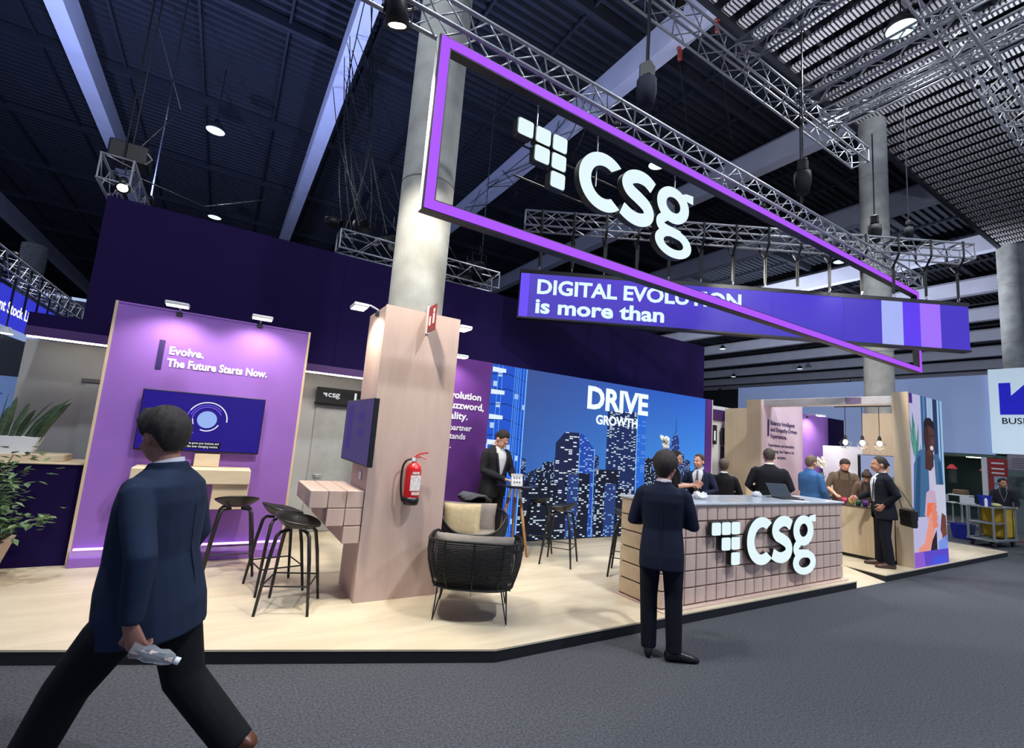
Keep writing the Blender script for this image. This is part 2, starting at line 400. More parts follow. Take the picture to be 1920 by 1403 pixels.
def ribbon(b, L, Rr, y0, y1, closed=False):
    n = len(L); vs = [(x,y0,z) for x,z in L]+[(x,y0,z) for x,z in Rr]+[(x,y1,z) for x,z in L]+[(x,y1,z) for x,z in Rr]; fs = []
    for i in range(n if closed else n-1):
        j = (i+1) % n
        fs += [(i,j,n+j,n+i),(2*n+i,3*n+i,3*n+j,2*n+j),(i,2*n+i,2*n+j,j),(n+i,n+j,3*n+j,3*n+i)]
    if not closed: fs += [(0,n,3*n,2*n),(n-1,3*n-1,4*n-1,2*n-1)]
    b.add(vs, fs)
def rrect(x0, x1, z0, z1, r):
    o = []
    for cx, cz, a in ((x1-r,z1-r,0),(x0+r,z1-r,90),(x0+r,z0+r,180),(x1-r,z0+r,270)): o += arc(cx,cz,r,r,a,a+90,4)
    return o
S_PTS = smooth_path([(.94,.80),(.73,.885),(.47,.89),(.24,.81),(.16,.69),(.26,.58),(.5,.505),(.75,.41),(.845,.28),(.76,.165),(.52,.105),(.27,.125),(.04,.20)], 4)
def letter(ch, y0, y1):
    """outline in metres, origin at the top left of the mark, z down negative"""
    b = B()
    if ch == 'c':
        ribbon(b, arc(.962,-.243,.295,.279,48,312,36), arc(.962,-.243,.163,.160,58,302,36), y0, y1)
    elif ch == 's':
        L, Rr = strip([(1.18+p[0]*.447, -.522+p[1]*.557) for p in S_PTS], .128); ribbon(b, L, Rr, y0, y1)
    else:
        ribbon(b, arc(1.905,-.153,.236,.192,0,360,32)[:-1], arc(1.905,-.150,.112,.086,0,360,32)[:-1], y0, y1, True)
        L, Rr = strip([(2.0,-.04),(2.10,-.003),(2.205,.0)], [.06,.075,.09]); ribbon(b, L, Rr, y0+.0004, y1)
        L, Rr = strip(smooth_path([(1.80,-.30),(1.725,-.355),(1.725,-.405),(1.79,-.437),(1.93,-.445),(2.02,-.452)], 4), .10); ribbon(b, L, Rr, y0+.0008, y1)
        ribbon(b, arc(1.925,-.556,.268,.152,0,360,36)[:-1], arc(1.925,-.556,.152,.066,0,360,36)[:-1], y0+.0004, y1, True)
    return b
SQ = [(0,0),(.18,0),(.358,0),(.18,-.17),(.358,-.17),(.358,-.34)]
def logo(parent, loc, k, depth, face=.012, halo=False):
    """the mark: six lit squares and three lit letters with dark returns; loc in the parent's frame"""
    body = mat('letter_return_black', (20,24,26), .45)
    x0, y0, z0 = loc
    def put(b, name, m, par=None):
        b.map(lambda v: Vector((x0+v.x*k, y0+v.y, z0+v.z*k))); return b.obj(name, m, par or parent)
    for a, c in SQ:
        o = put(B().prism(rrect(a,a+.162,c-.152,c,.022), 0, depth), 'logo_square', body)
        put(B().prism(rrect(a+.010,a+.155,c-.145,c-.008,.02), -face, 0), 'lit_face', M_LED, o)
    for ch in 'csg':
        o = put(letter(ch, 0, depth), 'logo_letter', body)
        put(letter(ch, -face, -.0005), 'lit_face', M_LED, o)
logo_s = lambda par, loc, k: logo(par, loc, k, .004, .003)
def flat_logo(parent, loc, k, m):
    b = B()
    for a, c in SQ: b.prism(rrect(a,a+.162,c-.152,c,.022), -.003, 0)
    for ch in 'csg':
        l = letter(ch, -.003, 0); b.add(l.v, l.f)
    b.map(lambda v: Vector((loc[0]+v.x*k, loc[1]+v.y, loc[2]+v.z*k))); return b.obj('logo', m, parent)
flat_logo(rs, (-.25,-.131,.155), .115, emat('sign_white', (235,240,245), .9))
text('number', '1', .21, emat('sign_white', (235,240,245), .9), rs, (.19,-.131,.045), bold=.03)
# ================================================================ lilac display wall
ev = thing('display_wall', 'lilac display wall with white slogan and wooden edges behind the walking person', 'wall', (-.15,6.7,.1))
B().box(-1.13,.83,6.64,6.76,.1,2.90).wobj('panel', M_LILAC, ev)
for x in (-1.155, .83): B().box(x,x+.025,6.625,6.77,.1,2.92).wobj('side_edge', M_WOOD, ev)
B().box(-1.13,.83,6.635,6.77,2.90,2.92).wobj('top_edge', M_LILAC, ev)
B().cbox(-1.13,.83,6.56,6.64,.1,.195,.004).wobj('plinth', M_LILAC, ev)
B().box(-1.13,.83,6.60,6.64,.195,.262).wobj('light_cove', mat('lilac_pale', (190,150,222), .6), ev)
B().tube([(-1.11,6.60,.275),(.82,6.60,.275)], .013, 8).wobj('light_tube', emat('cove_tube', (225,180,255), 2.2), ev)
B().box(-.711,-.655,6.632,6.64,2.22,2.553).wobj('accent_bar', M_DTXT, ev)
text('slogan', 'Evolve.', .128, M_PALEW, ev, (-.61+.15,-.066,2.402-.1), bold=.034, spacing=1.06, width=.335)
text('slogan', 'The Future Starts Now.', .128, M_PALEW, ev, (-.61+.15,-.066,2.262-.1), bold=.034, width=1.03)
# shelf of stepped boxes on the lilac wall
def steps(name, label, boxes, loc, axis=None):
    t = thing(name, label, 'shelf', loc)
    for b in boxes: B().cbox(*b, .006).wobj('block', M_WOODH, t)
    return t
steps('wall_shelf', 'wooden stepped wall shelf on the lilac wall under its screen', [(-.72,.375,6.25,6.638,.99,1.15),(.02,.375,6.3,6.638,.71,.985),(-.2,.05,6.559,6.638,1.152,1.30)], (-.15,6.64,.7))
# ---------------------------------------------------------------- screens
def screen(name, label, w, h, d, bezel=.012, m=None, loc=(0,0,0), rz=0):
    """flat screen, faces local -y, origin at the middle of its back"""
    t = thing(name, label, 'screen', loc, rz)
    B().cbox(-w/2,w/2,-d,0,-h/2,h/2,.006).obj('case', M_BLACKP, t)
    B().box(-w/2+bezel,w/2-bezel,-d-.003,-d,-h/2+bezel*1.4,h/2-bezel).obj('panel', m, t)
    return t
tv = screen('wall_screen', 'wall screen showing a pale circle and arcs on deep blue', 1.21, .67, .045, m=emat('screen_deep_blue', (34,14,140), .9), loc=(-.165,6.60,1.65))
B().box(-.25,.25,0,.04,-.15,.15).obj('bracket', M_BLACKP, tv)
e1 = emat('screen_pale_blue', (150,180,240), 1); e2 = emat('screen_violet', (120,100,235), 1); e3 = emat('screen_white', (235,238,255), 1)
cxx, czz = .03, .04
b = B(); b.prism(arc(cxx,czz,.098,.098,0,360,30)[:-1], -.0505, -.048); b.obj('picture', e1, tv)
def arcstroke(r, w, a0, a1, m):
    b = B(); ribbon(b, arc(cxx,czz,r+w/2,r+w/2,a0,a1,30), arc(cxx,czz,r-w/2,r-w/2,a0,a1,30), -.0505, -.048); b.obj('picture', m, tv)
arcstroke(.198,.012,-5,150,e3); arcstroke(.198,.012,150,235,e2); arcstroke(.168,.008,40,165,e2); arcstroke(.145,.009,25,180,e2); arcstroke(.140,.009,180,205,e3); arcstroke(.130,.012,-115,-25,e3)
B().box(-.27,.20,-.0505,-.048,-.295,-.215).obj('caption_band', emat('screen_black', (6,5,20), .5), tv)
text('caption', 'order to grow your business and', .036, e3, tv, (-.18,-.051,-.245), bold=.01, extrude=.0004, width=.36)
text('caption', 'with the ever changing market.', .036, e3, tv, (-.18,-.051,-.282), bold=.01, extrude=.0004, width=.36)
# ---------------------------------------------------------------- floodlights
def flood(label, loc, rz, energy, arm=.24, aim=(0,.35,-1), col=(1,.93,.82), drop=0):
    """arm comes from local y=0 (wall) out to local -y; the lit face looks down"""
    t = thing('floodlight', label, 'floodlight', loc, rz, 'arm floodlights of the stand')
    B().tube([(0,.02,-.02),(0,0,.02),(0,-arm*.6,.05),(0,-arm,.03)], .011, 8).obj('arm', M_ALU, t, smooth=True)
    B().cbox(-.11,.11,-arm-.13,-arm+.02,.0,.035,.008).obj('housing', M_WHITE, t)
    B().box(-.10,.10,-arm-.12,-arm+.01,-.004,.0).obj('lit_face', M_LAMPF, t)
    B().cbox(-.03,.03,-.02,.03,-.05,.0,.006).obj('clamp', M_DARKMET, t)
    light('flood_beam', 'SPOT', t, (0,-arm-.055,-.012), energy, col, aim, .06, 140, .7)
    return t
flood('arm floodlight over the lilac wall, left of its two', (-.57,6.63,2.90), 0, 60, arm=.32)
flood('arm floodlight over the lilac wall, right of its two', (.26,6.63,2.92), 0, 60, arm=.30)
flood('arm floodlight on the left side of the wood-clad column', (1.27,4.98,2.97), R(-90), 70, arm=.14, col=(1,.92,.72), aim=(0,.2,-1))
flood('arm floodlight on the right side of the wood-clad column', (2.12,4.98,2.96), R(90), 60, arm=.10, col=(1,.92,.75))
flood('arm floodlight over the purple text wall', (2.86,6.59,2.86), 0, 60, arm=.26)
# ---------------------------------------------------------------- column cladding
cc = thing('column_cladding', 'tall birch box around the concrete column, purple light painted in as pink', 'cladding', (1.695,5.02,.1))
B().box(1.28,2.11,4.70,4.715,.1,3.0).wobj('front_panel', M_WOODLIT, cc)
B().box(1.28,1.295,4.715,5.33,.1,2.99).wobj('side_panel', M_WOODLIT, cc)
B().box(2.095,2.11,4.715,5.33,.1,2.99).wobj('side_panel', M_WOODLIT, cc)
B().box(1.295,2.095,5.315,5.33,.1,2.99).wobj('back_panel', M_WOODLIT, cc)
sw = B().cbox(1.268,1.279,4.9,4.98,1.22,1.30,.003).wobj('wall_switch', M_WHITE, cc)
# stepped shelf of small cubes: 3 - 2 - 1 like the mark
sh = thing('column_shelf', 'stepped shelf of birch cubes on the left of the clad column', 'shelf', (1.1,5.0,.5))
cube = B().cbox(0,.157,0,.157,0,.157,.004).mesh('block', M_WOODLIT)
for row, nx in enumerate((3,2,1)):
    for i in range(nx):
        for j in range(5):
            o = place('block', cube, sh, (1.282-(i+1)*.165-1.1, 4.715+j*.165-5.0, 1.14-(row+1)*.165-.5))
B().box(1.286-.33-.16,1.279,4.74,5.5,.99,1.12).wobj('core', M_WOODLIT, sh)
B().box(1.286-.33,1.279,4.74,5.5,.84,.98).wobj('core', M_WOODLIT, sh)
ct = screen('side_screen', 'dim slanted screen on the left face of the clad column', 1.13, .65, .05, m=None, loc=(1.255,5.03,1.70), rz=R(-90))
for ch in ct.children:
    if ch.name.startswith('panel'): ch.data.materials.clear(); ch.data.materials.append(emat('screen_dusky', (76,66,120), .75))
B().box(-.2,.2,.0,.02,-.12,.12).obj('bracket', M_BLACKP, ct)
for i, (x0,x1,z0,z1) in enumerate(((.05,.3,.1,.2),(-.42,-.2,-.2,.27),(.1,.3,-.05,.02))): B().box(x0,x1,-.0545,-.053,z0,z1).obj('picture', emat('screen_dusky_b', (66,54,128), .75), ct)
# ---------------------------------------------------------------- fire extinguisher
fx = thing('fire_extinguisher', 'red fire extinguisher hung on the clad column front', 'extinguisher', (1.71,4.61,1.02))
M_RED = mat('extinguisher_red', (190,20,26), .3, 0, .04)
B().lathe([(0,.03),(.075,.03),(.078,.06),(.078,.33),(.068,.375),(.03,.405),(.022,.42),(0,.42)], n=24).obj('cylinder', M_RED, fx, smooth=True)
B().lathe([(0,0),(.07,0),(.079,.03),(.079,.075),(.0,.075)], n=24).obj('foot_ring', M_BLACKP, fx, smooth=True)
B().lathe([(0,.42),(.02,.42),(.022,.46),(0,.465)], n=12).obj('valve', M_ALU, fx)
B().tube([(-.01,0,.455),(.06,-.01,.47),(.12,-.02,.455)], .008, 6).obj('grip', M_RED, fx)
B().tube([(-.01,0,.462),(.05,-.01,.50),(.13,-.02,.515)], .008, 6).obj('lever', M_RED, fx)
B().lathe([(0,0),(.018,0),(.018,.01),(0,.01)], n=12).map(lambda v: Vector((v.x-.02, -.022-v.z, v.y+.44))).obj('gauge', M_WHITE, fx)
B().tube(smooth_path([(-.02,0,.445),(-.08,-.005,.43),(-.115,0,.36),(-.118,0,.22),(-.105,0,.10),(-.085,0,.03)],4), .011, 8).obj('hose', M_BLACKP, fx, smooth=True)
B().lathe([(.0795,.14),(.0795,.29)], n=14, a0=R(-125), a1=R(-30)).obj('label_paper', mat('label_paper', (226,218,214), .6, 0, .25, 40), fx)
B().lathe([(.0797,.10),(.0797,.13)], n=14, a0=R(-110), a1=R(-40)).obj('label_paper', mat('label_paper_b', (220,200,196), .6, 0, .3, 60), fx)
B().lathe([(.0795,.30),(.0795,.325)], n=14, a0=R(-115), a1=R(-60)).obj('label_paper', mat('label_paper_b', (220,200,196), .6, 0, .3, 60), fx)
B().box(-.02,.02,.07,.09,.2,.4).obj('hanger', M_ALU, fx)
hs = thing('hydrant_sign', 'small red fire sign sticking out of the clad column top', 'sign', (1.735,4.70,2.80))
B().box(-.003,.003,-.22,0,-.02,.26).obj('board', mat('sign_red', (150,30,34), .5), hs)
B().box(-.02,.02,-.01,0,-.03,.27).obj('flange', M_WHITE, hs)
Mw = mat('sign_symbol_white', (235,225,225), .6)
B().box(-.005,-.003,-.19,-.14,.06,.17).obj('symbol', Mw, hs); B().box(-.005,-.003,-.185,-.145,.18,.22).obj('symbol', Mw, hs); B().box(-.005,-.003,-.09,-.04,.05,.15).obj('symbol', Mw, hs)
B().box(-.005,-.003,-.2,-.03,-.015,.02).obj('symbol_strip', mat('sign_strip', (120,70,70), .6), hs)
# ---------------------------------------------------------------- purple text wall and LED wall
tw = thing('text_wall', 'deep purple wall panel with white text left of the skyline screen', 'wall', (2.95,6.66,.1))
B().box(2.30,3.585,6.60,6.72,.1,2.915).wobj('panel', M_PURP, tw)
for body, z, xr, sz in (('evolution',2.285,3.44,.150),('buzzword,',2.13,3.50,.150),('reality.',1.97,3.235,.150)):
    me_w = {'evolution': .60, 'buzzword,': .645, 'reality.': .44}[body]
    text('slogan', body, sz, M_PALEW, tw, (xr-2.95,-.065,z-.1), bold=.02, align='RIGHT', width=me_w)
for body, z, xr, w in (('partner',1.80,3.31,.37),('understands',1.67,3.22,.60),('s.',1.53,3.0,.09)):
    text('slogan', body, .125, M_PALEW, tw, (xr-2.95,-.065,z-.1), bold=.016, align='RIGHT', width=w)
X0, X1, Z0, Z1 = 3.59, 8.94, .115, 2.91
lw = thing('led_wall', 'big screen wall with night skyline and the words DRIVE GROWTH', 'screen', (6.3,6.66,.1))
nx = 11
sky = grad_emat('screen_sky', (52,92,176), (70,160,246), (62,80,136), (44,100,210), (X0-6.3,X1-6.3,.7,Z1-.1), 1.0)
for i in range(nx):
    a = X0+(X1-X0)*i/nx; c = X0+(X1-X0)*(i+1)/nx
    B().box(a,c,6.602,6.72,Z0,Z1).wobj('led_module', sky, lw)
B().box(X0,X1,6.60,6.72,.1,Z0-.002).wobj('base_rail', M_BLACKP, lw)
B().box(8.945,9.17,6.595,6.72,.1,2.91).wobj('side_trim', M_PURP, lw)
B().box(9.17,9.19,6.595,6.72,.1,2.91).wobj('edge_trim', M_WHITE, lw)
def pic(poly, m, d, name='picture'):
    """flat picture layer on the screen, poly in (world x, world z)"""
    b = B(); b.prism(poly, 6.602-d-.0004, 6.602-d); return b.wobj(name, m, lw)
w_far = win_mat('skyline_far', (24,40,92), (170,200,235), .28, 44, 44, 1, seed=1)
w_dark = win_mat('skyline_dark', (16,24,52), (190,215,240), .24, 34, 40, 1, seed=2)
w_tower = win_mat('skyline_tower', (26,42,92), (215,232,250), .24, 16, 40, 1, seed=3)
w_oct = win_mat('skyline_octagon', (24,34,72), (225,235,250), .20, 11, 30, 1, seed=4)
w_octb = win_mat('skyline_octagon_side', (34,72,170), (150,190,245), .22, 20, 30, 1, seed=5)
w_glass = win_mat('skyline_glass', (30,84,205), (190,215,250), .12, 12, 6, 1.0, gap=.5, seed=6)
w_near = win_mat('skyline_near', (18,24,44), (215,235,250), .20, 16, 34, 1, seed=8)
e_line = emat('skyline_line', (120,190,255), 1.0); e_dl = emat('skyline_line_dark', (14,34,104), .8)
random.seed(3)
# far low skyline
x = 4.2
while x < 8.9:
    w = random.uniform(.12,.3); h = random.uniform(1.15,1.62) if x < 6.2 else random.uniform(1.25,1.55)
    pic([(x,Z0),(x+w,Z0),(x+w,h),(x+w*.6,h+.03),(x,h)], w_far if random.random() < .6 else w_dark, .001+random.random()*.001); x += w*.9
# octagonal tower
pic([(4.98,Z0),(5.50,Z0),(5.50,1.80),(5.46,1.925),(5.14,1.92),(4.95,1.72)], w_oct, .004)
pic([(5.50,Z0),(5.86,Z0),(5.82,1.66),(5.56,1.90),(5.46,1.925)], w_octb, .0042)
for x in (5.49,5.84): pic([(x,Z0),(x+.014,Z0),(x+.0,1.66),(x-.014,1.66)], e_line, .0048)
# tall tower behind the word
pic([(6.13,Z0),(6.90,Z0),(6.88,2.42),(6.11,2.38)], w_tower, .003)
pic([(6.90,Z0),(7.14,Z0),(7.12,2.46),(6.88,2.44)], win_mat('skyline_tower_side', (40,104,210), (90,150,235), .4, 4, 26, 1, seed=9), .0032)
pic([(6.895,Z0),(6.915,Z0),(6.895,2.44),(6.875,2.44)], e_line, .0038)
# slim spired tower
pic([(7.84,Z0),(8.14,Z0),(8.14,1.75),(8.1,1.98),(8.02,2.12),(8.0,2.12),(7.9,1.98),(7.84,1.75)], win_mat('skyline_spire', (30,56,130), (160,195,240), .25, 24, 30, 1, seed=10), .003)
pic([(8.0,2.1),(8.022,2.1),(8.014,2.42),(8.008,2.42)], emat('skyline_mast', (30,50,120), .8), .003)
pic([(8.12,Z0),(8.28,Z0),(8.28,1.68),(8.12,1.68)], w_far, .0028); pic([(8.62,Z0),(8.86,Z0),(8.86,1.62),(8.62,1.62)], w_far, .0028)
# near dark blocks at the foot
for a, c, h in ((4.2,5.05,1.05),(4.75,5.3,.8),(5.2,5.75,1.22),(5.9,6.45,1.3),(6.0,6.7,.95),(7.0,7.75,.9),(7.6,8.9,1.1),(6.5,7.2,.6)):
    pic([(a,Z0),(c,Z0),(c,h),(a,h)], w_near, .005+random.random()*.0008)
for a, c, h in ((5.25,5.5,1.2),(6.12,6.4,1.05)): pic([(a,Z0),(c,Z0),(c,h),(a,h)], win_mat('skyline_blue%d' % int(a*100), (40,60,120), (140,190,240), .2, 20, 30, 1, seed=a), .0062)
# glass tower on the left
pic([(X0,Z0),(4.26,Z0),(4.26,Z1-.005),(X0,Z1-.005)], w_glass, .006)
for i in range(11):
    z = .3+i*.245; pic([(X0,z),(3.9,z+.03),(4.26,z-.06),(4.26,z-.07),(3.9,z+.018),(X0,z-.014)], e_dl, .0066)
for x in (3.70,3.78,4.02,4.06,4.09,4.13,4.19): pic([(x,Z0),(x+.012,Z0),(x+.012,Z1-.01),(x,Z1-.01)], emat('skyline_line_b', (90,165,250), .9), .0070)
pic([(4.245,Z0),(4.265,Z0),(4.265,Z1-.01),(4.245,Z1-.01)], e_line, .0074)
for z in (2.78,2.42,2.02,1.62,1.3): pic([(3.6,z),(3.85,z+.01),(3.85,z+.07),(3.6,z+.08)], emat('skyline_white', (225,240,255), 1), .0072)
wt = emat('screen_text', (232,246,255), 1.15)
text('headline', 'DRIVE', .56, wt, lw, (5.575-6.3,-.068,2.395-.1), bold=.034, width=1.56)
text('headline', 'GROWTH', .235, wt, lw, (5.82-6.3,-.068,2.12-.1), bold=.03, width=1.06)
# ================================================================ hanging frame, mark and banner
M_FR = mat('frame_black', (22,22,26), .5)
fr = thing('hanging_light_sign', 'huge hanging rectangular frame with glowing violet front', 'sign', (6.27,3.65,3.57))
ex0, ex1, ez0, ez1, tb = 1.18, 11.37, 3.575, 5.20, .108
e_v = emat('violet_glow', (172,84,250), 1.05)
for nm, b4 in (('top_bar',(ex0,ex1,ez1-tb,ez1)),('bottom_bar',(ex0,ex1,ez0,ez0+tb)),('left_bar',(ex0,ex0+tb,ez0+tb,ez1-tb)),('right_bar',(ex1-tb,ex1,ez0+tb,ez1-tb))):
    o = B().box(b4[0],b4[1],3.605,3.705,b4[2],b4[3]).wobj(nm, M_FR, fr)
    k = .012
    x0,x1,z0,z1 = b4
    if nm == 'top_bar': r = (x0+k,x1-k,z0+k,z1-k)
    elif nm == 'bottom_bar': r = (x0+k,x1-k,z0+k,z1-k)
    else: r = (x0+k,x1-k,z0-k,z1+k)
    g = B().box(r[0],r[1],3.598,3.605,r[2],r[3]).mesh('lit_face', e_v, fr.location); q = place('lit_face', g, o)
B().box(ex0-.004,ex0,3.62,3.69,ez0,ez1).wobj('end_cap', M_WHITE, fr)
hl = thing('hanging_mark', 'glowing white squares and letters hung inside the violet frame', 'sign', (3.3,3.66,4.0))
logo(hl, (2.035-3.3,-.02,4.815-4.0), 1.162, .08)
for x in (2.30,3.1,4.35): B().tube([(x-3.3,.05,.5),(x-3.3,.05,1.09)], .008, 6).obj('hang_rod', M_ALU, hl)
for z in (.28,.62): B().tube([(-1.2,.09,z),(1.2,.09,z)], .01, 6).obj('carrier_rail', M_BLACK, hl)
# banner: long screen crossing the frame
bd = Vector((math.cos(yaw), -math.sin(yaw), 0)); bn = Vector((math.sin(yaw), math.cos(yaw), 0))
BL = 7.92
bn_t = thing('led_banner', 'long hanging screen banner with the words DIGITAL EVOLUTION is more than', 'screen', (4.16,6.87,3.86), -yaw)
bh = .785
g0 = grad_emat('banner_violet', (84,72,190), (66,52,190), (92,78,200), (74,54,214), (0,5.4,0,bh), 1)
g1 = emat('banner_blue', (72,56,196), 1)
e_l = emat('banner_bright', (112,84,250), 1); e_pale = emat('banner_pale', (168,180,246), 1); e_or = emat('banner_orchid', (160,112,250), 1); e_in = emat('banner_indigo', (96,62,240), 1)
cuts = [(0,.165,e_l),(.165,1.5,g0),(1.5,2.9,g0),(2.9,4.45,g0),(4.45,5.71,g0),(5.71,6.38,g1),(6.38,6.755,e_pale),(6.755,7.06,e_in),(7.06,7.42,e_or),(7.42,7.92,g1)]
for a, c, m_ in cuts: B().box(a+.003,c-.001 if c != 4.45 and c != 5.71 else c-.008,.0,.03,.0,bh).obj('led_module', m_, bn_t)
B().box(-.02,BL+.02,.03,.16,-.03,bh+.07).obj('back_frame', M_FR, bn_t)
B().box(-.02,BL+.02,-.004,.03,bh,bh+.07).obj('top_rail', M_FR, bn_t); B().box(-.02,BL+.02,-.004,.03,-.03,0).obj('bottom_rail', M_FR, bn_t)
tb_ = emat('banner_text', (214,240,255), 1.15)
text('headline', 'DIGITAL EVOLUTION', .36, tb_, bn_t, (.285,-.003,.435), bold=.03, width=3.60)
text('headline', 'is more than', .36, tb_, bn_t, (.28,-.003,.085), bold=.03, width=2.26)
# ================================================================ trusses
def truss(name, label, p0, p1, w, bay, group=None, r=.02, rb=.009, joined=False):
    p0 = Vector(p0); p1 = Vector(p1); L = (p1-p0).length; a = math.atan2(p1.y-p0.y, p1.x-p0.x)
    t = thing(name, label, 'truss', p0, a, group); h = w/2
    cme = B().tube([(0,0,0),(L,0,0)], r, 8).mesh('chord', M_ALU, smooth=True)
    for y in (-h,h):
        for z in (-h,h): place('chord', cme, t, (0,y,z))
    n = max(2, int(round(L/bay))); bl = L/n
    def bme(d): return B().tube([(0,0,0),d], rb, 5).mesh('brace', M_ALU, smooth=True)
    kinds = {'vu': bme((bl,0,w)), 'vd': bme((bl,0,-w)), 'hu': bme((bl,w,0)), 'hd': bme((bl,-w,0))}
    if joined:
        b = B()
        for i in range(n):
            x = i*bl; s = 1 if i % 2 else -1
            for y in (-h,h): b.tube([(x,y,-s*h),(x+bl,y,s*h)], rb, 4)
            for z in (-h,h): b.tube([(x,-s*h,z),(x+bl,s*h,z)], rb, 4)
        o = b.obj('bracing', M_ALU, t); o['kind'] = 'stuff'
    else:
        for i in range(n):
            x = i*bl; odd = i % 2
            for y in (-h,h): place('brace', kinds['vu' if odd else 'vd'], t, (x,y,-h if odd else h))
            for z in (-h,h): place('brace', kinds['hu' if odd else 'hd'], t, (x,-h if odd else h,z))
    if 'lighting' in name:
        for x in (.3,L-.4): B().tube([(x,0,h),(x,0,10.88-p0.z)], .012, 6).obj('hang_wire', M_DARKMET, t)
    em = B().tube([(0,-h,-h),(0,h,-h),(0,h,h),(0,-h,h),(0,-h,-h)], r*.8, 6).mesh('end_frame', M_ALU)
    for x in (0,L): place('end_frame', em, t, (x,0,0))
    return t
truss('frame_truss', 'aluminium truss carrying the violet frame along its top edge', (.35,3.67,5.40), (11.42,3.67,5.40), .22, .21)
truss('banner_truss', 'aluminium truss above the word banner, wrapped by black straps', (4.16,6.87,5.62), (10.98,2.77,5.62), .27, .27)
truss('grid_truss', 'upper truss running across the roof void above the violet frame', (2.6,4.2,8.0), (10.5,4.2,8.0), .30, .29, 'upper truss grid')
truss('grid_truss', 'thick upper truss crossing the top right corner over the slats', (5.5,2.06,8.0), (14.5,2.06,8.0), .32, .31, 'upper truss grid')
for x, l in ((6.17,'short cross truss between the upper trusses, leftmost of three'),(7.88,'short cross truss between the upper trusses, middle of three'),(8.72,'short cross truss between the upper trusses, rightmost of three')):
    truss('cross_truss', l, (x,.9,7.98), (x,4.05,7.98), .26, .26, 'upper truss grid')
truss('cross_truss', 'short truss stub poking past the thick upper truss at top right', (9.4,1.2,8.35), (9.4,4.3,7.85), .24, .26, 'upper truss grid')
truss('lighting_truss', 'truss end rising behind the top left corner of the dark purple wall', (-1.72,8.3,5.05), (-1.72,11.5,5.45), .36, .3)
truss('lighting_truss', 'lighting truss peeking over the dark purple wall left of the column', (1.45,9.2,5.22), (4.9,9.2,5.22), .36, .34)
# straps from the banner truss
bdv = Vector((6.82,-4.10,0)).normalized()
for i in range(14):
    d = .32+i*.572; p = Vector((4.16,6.87,0))+bdv*d
    t = thing('strap', 'black strap slung over the banner truss, one of the row', 'strap', (p.x,p.y,4.72), -yaw, 'straps holding the banner')
    B().tube([(-.02,-.16,1.05),(-.02,.16,1.05),(-.02,.16,.74),(-.02,0,.52),(-.02,-.16,.74),(-.02,-.16,1.05)], [(.022,.012)]*6, 6).obj('sling', M_BLACK, t)
    B().bar((-.012,0,.56),(-.008,0,.06), .028, .012).obj('band', M_BLACK, t); B().bar((.025,.01,.60),(.012,.0,.06), .02, .012).obj('band', M_BLACK, t)
    B().tube(arc3 := [(0,.0+.022*math.cos(a),.03+.03*math.sin(a)) for a in [k*PI/4 for k in range(9)]], .007, 6).obj('shackle', M_ALU, t)
# hoists with chain bags
def hoist(label, x, y, z, top, bag=(30,32,70), k=1.):
    t = thing('chain_hoist', label, 'hoist', (x,y,z), .3)
    B().cbox(-.09*k,.09*k,-.08*k,.08*k,.1,.34*k,.02).obj('motor', M_BLACK, t)
    B().lathe([(0,-.28*k),(.10*k,-.28*k),(.135*k,-.05*k),(.13*k,.1*k),(.0,.1*k)], n=14).obj('chain_bag', mat('chain_bag_%d' % sum(bag), bag, .8, 0, .3, 12), t, smooth=True)
    for s in (-.1,.1): B().tube([(s*k,0,.1*k),(0,0,.40*k)], .008, 6).obj('bag_strap', M_BLACK, t)
    for s in (-.025,.02): B().tube([(s,0,.34*k),(s*.6,0,top-z)], .011, 6).obj('chain', M_DARKMET, t)
    B().tube([(0,0,-.28*k),(.03,.02,5.5-z)], .006, 6).obj('drop_chain', M_DARKMET, t)
hoist('chain hoist with blue-black bag hanging above the middle of the violet frame', 3.76, 3.67, 5.97, 10.9, (16,18,46), .9)
hoist('chain hoist with black bag hanging over the right half of the frame truss', 7.22, 3.67, 6.1, 10.85, (16,16,18), .9)
hoist('chain hoist with black bag hanging in front of the second column', 9.68, 3.67, 6.0, 7.9, (18,20,26), .8)
hoist('slim black chain hoist over the right end of the frame', 11.2, 3.67, 6.45, 10.8, (22,24,30), .6)
for x, y, l in ((7.88,6.69,'orange-red beam clamp on the roof beam, left of two'),(7.93,5.75,'orange-red beam clamp at the slat edge, right of two')):
    t = thing('beam_clamp', l, 'clamp', (x,y,10.9), .4, 'red beam clamps')
    mr = mat('clamp_red', (120,40,26), .5)
    B().cbox(-.05,.05,-.05,.05,-.26,-.02,.02).obj('jaw', mr, t); B().cbox(-.14,.05,-.04,.04,-.06,.10,.02).obj('hook', mr, t)
    B().tube([(0,0,-.32),(.0,-.3,-2.8)], .008, 6).obj('wire', M_DARKMET, t)
